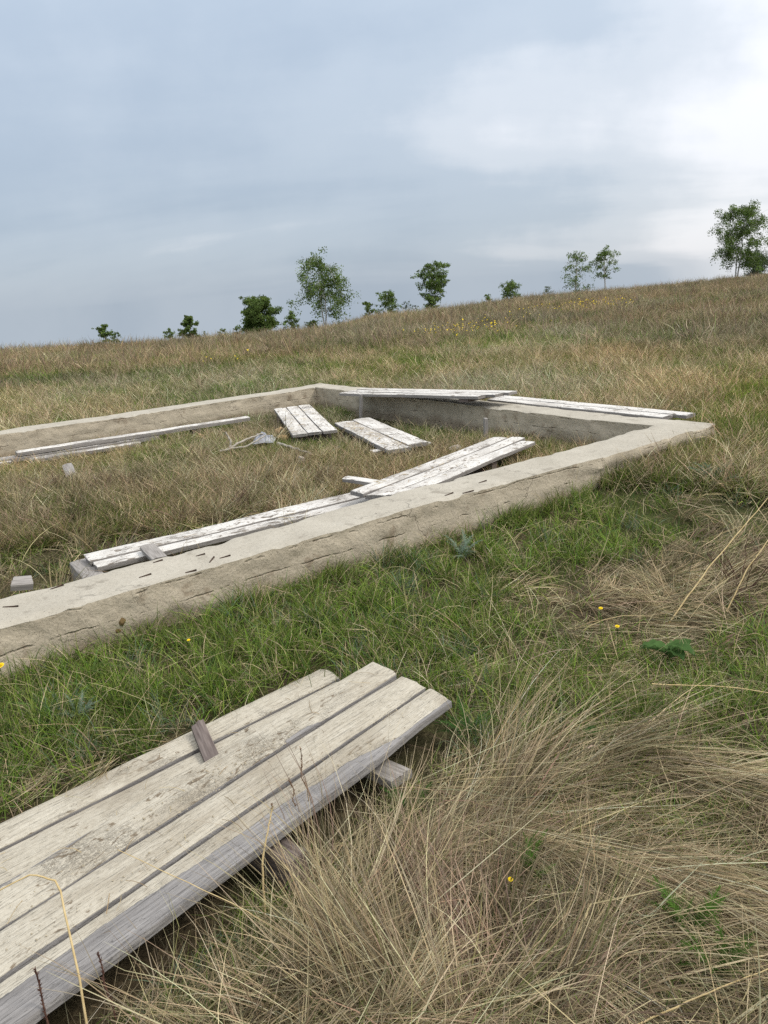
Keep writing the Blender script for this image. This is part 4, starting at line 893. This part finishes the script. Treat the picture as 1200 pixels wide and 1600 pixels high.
def flower(label, x, y, h, rad, seed, group=None):
    rng = np.random.RandomState(seed); g = float(ground(x, y)); root = empty('yellow_flower', (x, y, g), label=label, cat='flower', group=group)
    lx, ly = rng.normal(size=2) * 0.01
    link('stem', tubes_mesh('stem', [([(0, 0, -0.01), (lx * 0.5, ly * 0.5, h * 0.5), (lx, ly, h)], [0.0016, 0.0014, 0.0012])], M['stem_green'], 5), root)
    V, F = [], []
    for ring, (nn, rr, zz) in enumerate([(11, 1.0, 0.10), (9, 0.72, 0.28), (6, 0.42, 0.42)]):
        for k in range(nn):
            a = k / nn * 6.283 + ring * 0.3; b = len(V); w = 0.26 * rad; c, s = math.cos(a), math.sin(a)
            V += [(-s * w * 0.4, c * w * 0.4, 0), (s * w * 0.4, -c * w * 0.4, 0), (c * rr * rad + s * w, s * rr * rad - c * w, zz * rad), (c * rr * rad - s * w, s * rr * rad + c * w, zz * rad)]; F.append((b, b + 1, b + 2, b + 3))
    link('flower_head', mesh_np('flower_head', np.array(V), np.array(F), M['yellow']), root, (lx, ly, h), (0.25, -0.1, 0))
flower('yellow flower at the foot of the near wall, beyond the clay-crusted panel', -1.575, 2.79, 0.17, 0.017, 541)
flower('small yellow flower in green grass beside the dry clump', 0.944, 3.166, 0.15, 0.009, 543)
flower('small yellow flower next to a leafy patch, nearer the broad-leaved plant', 0.964, 2.983, 0.15, 0.009, 547)
flower('small yellow flower spike standing in the straw mats', 0.265, 1.629, 0.12, 0.0065, 551)
flower('tiny yellow flower in the green strip between wall and panel', -0.853, 2.957, 0.15, 0.007, 553)
def weed(label, x, y, h, lean, az, mat, seed, head=0.4, group=None, name='dead_weed', rad=0.0022, hr=0.006):
    rng = np.random.RandomState(seed); g = float(ground(x, y)); root = empty(name, (x, y, g), label=label, cat='weed', group=group)
    t = np.linspace(0, 1, 9); d = np.array([math.sin(az), math.cos(az)])
    P = np.stack([d[0] * lean * t ** 1.4 + rng.normal(size=9) * 0.003, d[1] * lean * t ** 1.4 + rng.normal(size=9) * 0.003, h * t - 0.01], 1)
    link('stem', tubes_mesh('stem', [(P, np.linspace(rad, rad * 0.5, 9))], M[mat], 6), root)
    V, F = [], []
    for k in range(int(150 * head)):
        tt = 1 - head * rng.rand(); i = min(7, int(tt * 8)); f = tt * 8 - i; c = P[i] * (1 - f) + P[i + 1] * f
        a = rng.uniform(0, 6.28); dd = np.array([math.cos(a), math.sin(a), rng.uniform(0.4, 1.4)]); dd /= np.linalg.norm(dd); s = np.array([-math.sin(a), math.cos(a), 0]) * hr * 0.28
        l = hr * rng.uniform(0.7, 1.4); b = len(V); V += [c - s, c + s, c + dd * l + s * 0.4, c + dd * l - s * 0.4]; F.append((b, b + 1, b + 2, b + 3))
    link('seed_head', mesh_np('seed_head', np.array(V), np.array(F), M[mat]), root)
weed('tall brown seed spike standing before the foreground panel', -0.275, 1.93, 0.36, 0.03, -0.6, 'brown_stem', 561, 0.35)
weed('shorter brown seed spike in the standing tuft by the panel', -0.31, 1.92, 0.27, 0.02, -0.9, 'brown_stem', 563, 0.35)
weed('lowest brown seed spike of the three by the panel edge', -0.36, 1.90, 0.21, 0.03, -1.2, 'brown_stem', 565, 0.35)
weed('dark purple dead spike at the lower end of the clay-crusted panel', -0.80, 1.30, 0.28, 0.02, -0.8, 'dark_stem', 567, 0.5, rad=0.003)
weed('dark dead spike leaning over the bare grey plank edge', -0.665, 1.325, 0.26, 0.05, -0.7, 'dark_stem', 569, 0.5, rad=0.0026)
def twig(label, x, y, seed, h=0.2):
    rng = np.random.RandomState(seed); g = float(ground(x, y)); paths = []
    for k in range(8):
        a = rng.uniform(0, 6.28); s = rng.uniform(0.3, 0.8) * h; t = np.linspace(0, 1, 6)
        P = np.stack([math.cos(a) * s * t ** 0.8, math.sin(a) * s * t ** 0.8, h * rng.uniform(0.6, 1.1) * t], 1) + rng.normal(size=(6, 3)) * 0.006; P[0] = (0, 0, -0.01)
        paths.append((P, np.linspace(0.0028, 0.001, 6)))
        for q in range(3):
            i = rng.randint(2, 5); a2 = rng.uniform(0, 6.28); l = h * 0.3; paths.append((np.stack([P[i] + np.array([math.cos(a2), math.sin(a2), 1.0]) * l * e for e in (0, 0.5, 1)]), [0.0014, 0.001, 0.0007]))
    tag(link('bare_twigs', tubes_mesh('bare_twigs', paths, M['dark_stem'], 5), None, (x, y, g)), label, 'twigs')
twig('bare dark branching weed twigs in the dry clumps outside the near wall', 1.80, 3.62, 571, 0.26)
def stalk(label, pts, r0, seed, mat='straw'): return bent_stick('straw_stalk', label, 'stalk', pts, r0, r0 * 0.5, M[mat], None, 18, seed)
g0 = lambda x, y, h: (x, y, float(ground(x, y)) + h)
stalk('thick pale straw stalk standing close to the panel edge', [g0(-0.385, 1.64, 0), g0(-0.39, 1.72, 0.16), g0(-0.36, 1.80, 0.27)], 0.0036, 581)
stalk('broken straw stalk bent over the lower end of the clay-crusted panel', [g0(-0.70, 1.25, 0.0), g0(-0.74, 1.35, 0.22), g0(-0.80, 1.46, 0.36), g0(-0.86, 1.47, 0.375), g0(-0.98, 1.43, 0.34)], 0.003, 583)
stalk('long thin straw leaning across the grey plank edge', [g0(-0.22, 1.52, 0.03), g0(-0.42, 1.55, 0.17), g0(-0.74, 1.66, 0.27)], 0.0017, 585)
stalk('tall leaning straw beside the dry clumps outside the near wall', [g0(1.30, 3.30, 0.0), g0(1.55, 3.45, 0.22), g0(1.95, 3.70, 0.48)], 0.004, 587)
stalk('second leaning straw in the dry clumps by the twigs', [g0(1.62, 3.40, 0.0), g0(1.75, 3.50, 0.16), g0(1.95, 3.62, 0.33)], 0.004, 589)
stalk('pale straw lying over the grass below the broad-leaved plant', [g0(0.98, 2.62, 0.09), g0(1.25, 2.55, 0.10), g0(1.55, 2.42, 0.09)], 0.0026, 591)
stalk('long straw lying over the mats beside the feathery plants', [g0(0.40, 1.24, 0.05), g0(0.62, 1.29, 0.09), g0(0.88, 1.36, 0.11)], 0.0024, 593)
# yellow wildflowers on the slope: a haze of small heads nobody could count
def hill_flowers():
    rng = np.random.RandomState(611); V, F = [], []
    for (cx, cy, n, s) in [(1.37, 17.2, 40, 0.35), (1.96, 17.4, 60, 0.4), (2.6, 17.9, 40, 0.4), (5.3, 22.7, 70, 0.6), (6.6, 23.1, 90, 0.6), (7.3, 23.2, 50, 0.5), (3.9, 20.0, 30, 0.6), (-2.4, 14.0, 14, 0.3)]:
        for k in range(n):
            x, y = cx + rng.normal() * s, cy + rng.normal() * s * 1.6; z = float(ground(x, y)) + rng.uniform(0.22, 0.42); r = rng.uniform(0.010, 0.020)
            b = len(V); a = rng.uniform(0, 1.57); V += [(x + r * math.cos(a + q * 1.571), y + r * math.sin(a + q * 1.571) * 0.8, z + rng.normal() * r * 0.6) for q in range(4)]; F.append((b, b + 1, b + 2, b + 3))
    tag(link('yellow_wildflowers', mesh_np('yellow_wildflowers', np.array(V), np.array(F), M['yellow'])), 'patches of yellow wildflowers on the slope', None, None, 'stuff')
hill_flowers()

# ------------------------------------------------------------------ trees along the crest
LEAF = np.array([(0.135, 0.195, 0.050), (0.105, 0.160, 0.042), (0.165, 0.225, 0.062), (0.125, 0.175, 0.062)])
LEAF_GREY = np.array([(0.13, 0.16, 0.095), (0.105, 0.135, 0.075)])
def tree(name, label, az, dist, h, wid, seed, trunk_h=0.25, dens=1.0, droop=0.35, bark='birch_bark', pal=LEAF, lean=0.0, stems=1, leaf=0.085, cat='tree', sink=0.15, prof=None, gap=0.0):
    """tapered trunk with limbs; leaves gathered in clumps along the limbs"""
    leaf = min(leaf, 0.03 + 0.025 * wid)
    rng = np.random.RandomState(seed); a = math.radians(az); x, y = dist * math.sin(a), dist * math.cos(a); z = float(ground(x, y)) - sink
    root = empty(name, (x, y, z), label=label, cat=cat); paths = []; clumps = []
    prof = prof or (lambda t: math.sin(math.pi * min(1.0, 0.12 + 0.86 * t)) ** 0.75)
    for s in range(stems):
        t = np.linspace(0, 1, 10); la = rng.uniform(0, 6.28); ll = (0.10 * h if stems > 1 else 0.02 * h)
        P = np.stack([lean * h * t + math.cos(la) * ll * t + np.cumsum(rng.normal(size=10)) * 0.012 * h * 0.5, math.sin(la) * ll * t + np.cumsum(rng.normal(size=10)) * 0.008 * h * 0.5, h * 0.93 * t], 1); P[0] = (math.cos(la) * 0.08 * (stems > 1), math.sin(la) * 0.08 * (stems > 1), -0.2)
        r0 = 0.017 * h / math.sqrt(stems); paths.append((P, np.linspace(r0, r0 * 0.15, 10)))
        nb = int((14 + 1.8 * h) * (1 if stems == 1 else 0.62))
        for k in range(nb):
            tt = trunk_h + (0.98 - trunk_h) * (k + rng.rand()) / nb; i = min(8, int(tt * 9)); f = tt * 9 - i; c = P[i] * (1 - f) + P[i + 1] * f
            ba = k * 2.4 + rng.normal() * 0.4; reach = wid * 0.5 * prof((tt - trunk_h) / (1 - trunk_h)) * rng.uniform(0.6, 1.12)
            q = np.linspace(0, 1, 6); up = reach * rng.uniform(0.35, 0.9)
            B = np.stack([c[0] + math.cos(ba) * reach * q, c[1] + math.sin(ba) * reach * q, c[2] + up * np.sin(q * 1.9) - droop * reach * q ** 2.2], 1) + rng.normal(size=(6, 3)) * 0.02 * reach; B[0] = c
            paths.append((B, np.linspace(r0 * 0.38 * (1 - 0.6 * tt), r0 * 0.07, 6)))
            for m in range(2):        # side twigs
                j = rng.uniform(1.5, 4.2); jj = int(j); c0 = B[jj] * (1 - (j - jj)) + B[jj + 1] * (j - jj); a2 = ba + rng.choice((-1, 1)) * rng.uniform(0.5, 1.2); l2 = reach * rng.uniform(0.25, 0.5)
                Q = np.stack([c0, c0 + np.array([math.cos(a2) * l2 * 0.5, math.sin(a2) * l2 * 0.5, l2 * 0.25]), c0 + np.array([math.cos(a2) * l2, math.sin(a2) * l2, l2 * (0.3 - droop * 0.6)])]); paths.append((Q, [r0 * 0.12, r0 * 0.08, r0 * 0.04]))
                if rng.rand() > gap: clumps.append((Q[2], min(0.38, wid * rng.uniform(0.05, 0.085))))
            for m in range(7):
                if rng.rand() < gap: continue
                j = rng.uniform(1.0, 5.0); jj = min(4, int(j)); cc = B[jj] * (1 - (j - jj)) + B[jj + 1] * (j - jj)
                clumps.append((cc + rng.normal(size=3) * wid * 0.05, min(0.30, wid * rng.uniform(0.03, 0.075))))
    V, F, C = [], [], []
    for (c, s) in clumps:
        n = int(rng.uniform(16, 46) * dens * max(0.35, (s / 0.2) ** 1.2)); tone = np.clip(1 + rng.normal() * 0.25, 0.5, 1.6)
        D = rng.normal(size=(n, 3)); D *= (rng.rand(n, 1) ** 0.5) * s * 1.6 / np.linalg.norm(D, axis=1, keepdims=True); D *= np.array([1, 1, 0.7]); hang = rng.rand(n) < 0.45 * min(1.0, droop * 1.3); D[:, 2] -= np.where(hang, rng.rand(n) * s * 3.2 * droop, 0)
        A = rng.normal(size=(n, 3)); A /= np.linalg.norm(A, axis=1, keepdims=True); B = np.cross(A, rng.normal(size=(n, 3))); B /= np.linalg.norm(B, axis=1, keepdims=True)
        sz = leaf * rng.uniform(0.6, 1.3, (n, 1)); ctr = c[None] + D
        quad = np.stack([ctr - A * sz, ctr + B * sz * 0.55, ctr + A * sz, ctr - B * sz * 0.55], 1)
        V.append(quad.reshape(-1, 3)); C.append(np.repeat(pick(pal, n, rng, 0.2) * tone, 4, axis=0))
    V = np.concatenate(V); C = np.concatenate(C); F = np.arange(len(V)).reshape(-1, 4)
    link('trunk', tubes_mesh('trunk', paths, M[bark], 7), root)
    me = mesh_np('crown', V, F, M['leafage']); col_attr(me, np.clip(C, 0.005, 0.4)); link('crown', me, root)
    return root
tree('small_tree', 'small round dark tree on the low crest, a shorter one at its side', -18.74, 73.5, 3.22, 1.7, 700, trunk_h=0.03,bark='dark_bark',dens=1.2,stems=2,droop=0.2)
tree('small_tree', 'shorter tree at the side of the lone round one on the low crest', -17.91, 75.3, 2.85, 0.93, 701, trunk_h=0.08,bark='dark_bark',dens=0.9,stems=2)
tree('small_tree', 'small loose-crowned tree between the lone pair and the dense round tree', -14.46, 76.4, 2.67, 1.63, 702, trunk_h=0.05,bark='dark_bark',dens=0.7,gap=0.2,stems=2)
tree('small_tree', 'dense round-topped tree with full crown on the low crest', -12.96, 71.7, 3.25, 1.88, 703, trunk_h=0.02,bark='dark_bark',dens=1.8,droop=0.15,stems=2,prof=lambda t: 0.75+0.3*math.sin(math.pi*t)-0.45*t*t)
tree('sapling', 'thin sapling just beside the dense round-topped tree', -11.89, 73.5, 2.04, 0.7, 704, trunk_h=0.15,bark='dark_bark',dens=0.3,leaf=0.1)
tree('shrub', 'small shrub between the dense round-topped tree and the wide bushy tree', -10.64, 75.3, 2.26, 1.02, 705, trunk_h=0.08,bark='dark_bark',dens=0.6,stems=2,leaf=0.11)
tree('bushy_tree', 'wide dark bushy tree with crown down to the grass', -7.96, 70.6, 4.07, 3.76, 706, trunk_h=0.01,bark='dark_bark',dens=1.9,droop=0.12,stems=3,prof=lambda t: 1.0-0.55*t*t)
tree('shrub', 'low shrub hugging the wide bushy tree on its downhill side', -9.55, 73.5, 2.16, 1.06, 707, trunk_h=0.06,bark='dark_bark',dens=0.6,stems=2,leaf=0.11)
tree('small_tree', 'airy small tree between the wide bushy tree and the tall drooping birch', -5.85, 76.4, 3.28, 2.11, 708, trunk_h=0.05,bark='dark_bark',dens=0.7,gap=0.15,stems=2)
tree('birch_tree', 'tall birch with drooping spreading crown and pale trunk, tallest on the middle of the crest', -3.35, 71.6, 7.11, 4.94, 709, trunk_h=0.36,dens=1.0,droop=0.8,prof=lambda t: 0.62+0.42*math.sin(math.pi*min(1,0.25+0.65*t)),stems=2,gap=0.22)
tree('shrub', 'thin-leaved shrub at the foot of the tall drooping birch', -4.36, 72.6, 2.12, 1.53, 710, trunk_h=0.05,bark='birch_bark',dens=0.5,stems=3,leaf=0.11)
tree('shrub', 'dense low bush at the edge of the hillside hump', -0.1, 72.0, 2.45, 1.4, 711, trunk_h=0.03,bark='dark_bark',dens=1.0,stems=2,droop=0.1)
tree('shrub', 'grey-green airy bush beside the dense low bush on the hump', 1.3, 79.0, 3.64, 2.56, 712, trunk_h=0.06,bark='dark_bark',dens=0.6,stems=3,gap=0.2)
tree('sapling', 'wispy pale sapling beside the grey-green bush', 2.6, 82.1, 2.6, 1.06, 713, trunk_h=0.1,bark='dark_bark',dens=0.3,stems=2,pal=LEAF_GREY,leaf=0.09)
tree('sapling', 'wispy sapling between the grey-green bush and the two-storeyed birch', 3.29, 80.3, 1.97, 0.78, 714, trunk_h=0.1,bark='dark_bark',dens=0.3,stems=2,pal=LEAF_GREY,leaf=0.09)
tree('birch_tree', 'upright birch with a bush wrapped round its foot', 4.68, 78.0, 5.25, 3.27, 715, trunk_h=0.34,dens=1.1,droop=0.25,gap=0.10,stems=2,prof=lambda t: 0.7+0.35*math.sin(math.pi*t))
tree('shrub', 'dense bush wrapped round the foot of the upright birch', 4.49, 75.0, 2.09, 1.82, 716, trunk_h=0.03,bark='dark_bark',dens=0.9,stems=2,droop=0.1)
tree('shrub', 'small low shrub downhill of the ragged bush', 8.44, 82.7, 1.98, 1.19, 717, trunk_h=0.04,bark='dark_bark',dens=0.6,stems=2,leaf=0.11)
tree('shrub', 'ragged bush alone on the bare crest', 10.02, 87.0, 2.98, 2.49, 718, trunk_h=0.05,bark='dark_bark',dens=0.6,stems=3,gap=0.2)
tree('shrub', 'faint leafless-looking shrub below the pair of slim birches', 12.69, 86.5, 2.03, 1.23, 719, trunk_h=0.05,bark='dark_bark',dens=0.22,stems=3,pal=LEAF_GREY,leaf=0.08)
tree('birch_tree', 'slim birch of a pair with leaves hanging nearly to the grass', 14.52, 88.7, 5.51, 3.47, 720, trunk_h=0.12,dens=0.55,droop=0.6,gap=0.25,lean=0.03)
tree('birch_tree', 'slim birch of a pair with bare lower trunk and forked top', 16.5, 92.8, 5.77, 3.16, 721, trunk_h=0.38,dens=0.6,droop=0.35,gap=0.25)
tree('birch_tree', 'largest birch high on the slope with wide dark crown and bare pale trunk', 24.77, 101.4, 8.63, 6.53, 722, trunk_h=0.22,dens=1.5,droop=0.6,lean=0.05,stems=2,gap=0.10,prof=lambda t: 0.45+0.6*math.sin(math.pi*min(1,0.2+0.68*t)))
tree('shrub', 'grey-green bush beside the largest birch high on the slope', 25.9, 110.2, 3.88, 4.32, 723, trunk_h=0.05,bark='dark_bark',dens=0.7,stems=5,pal=LEAF_GREY,gap=0.2,leaf=0.075)
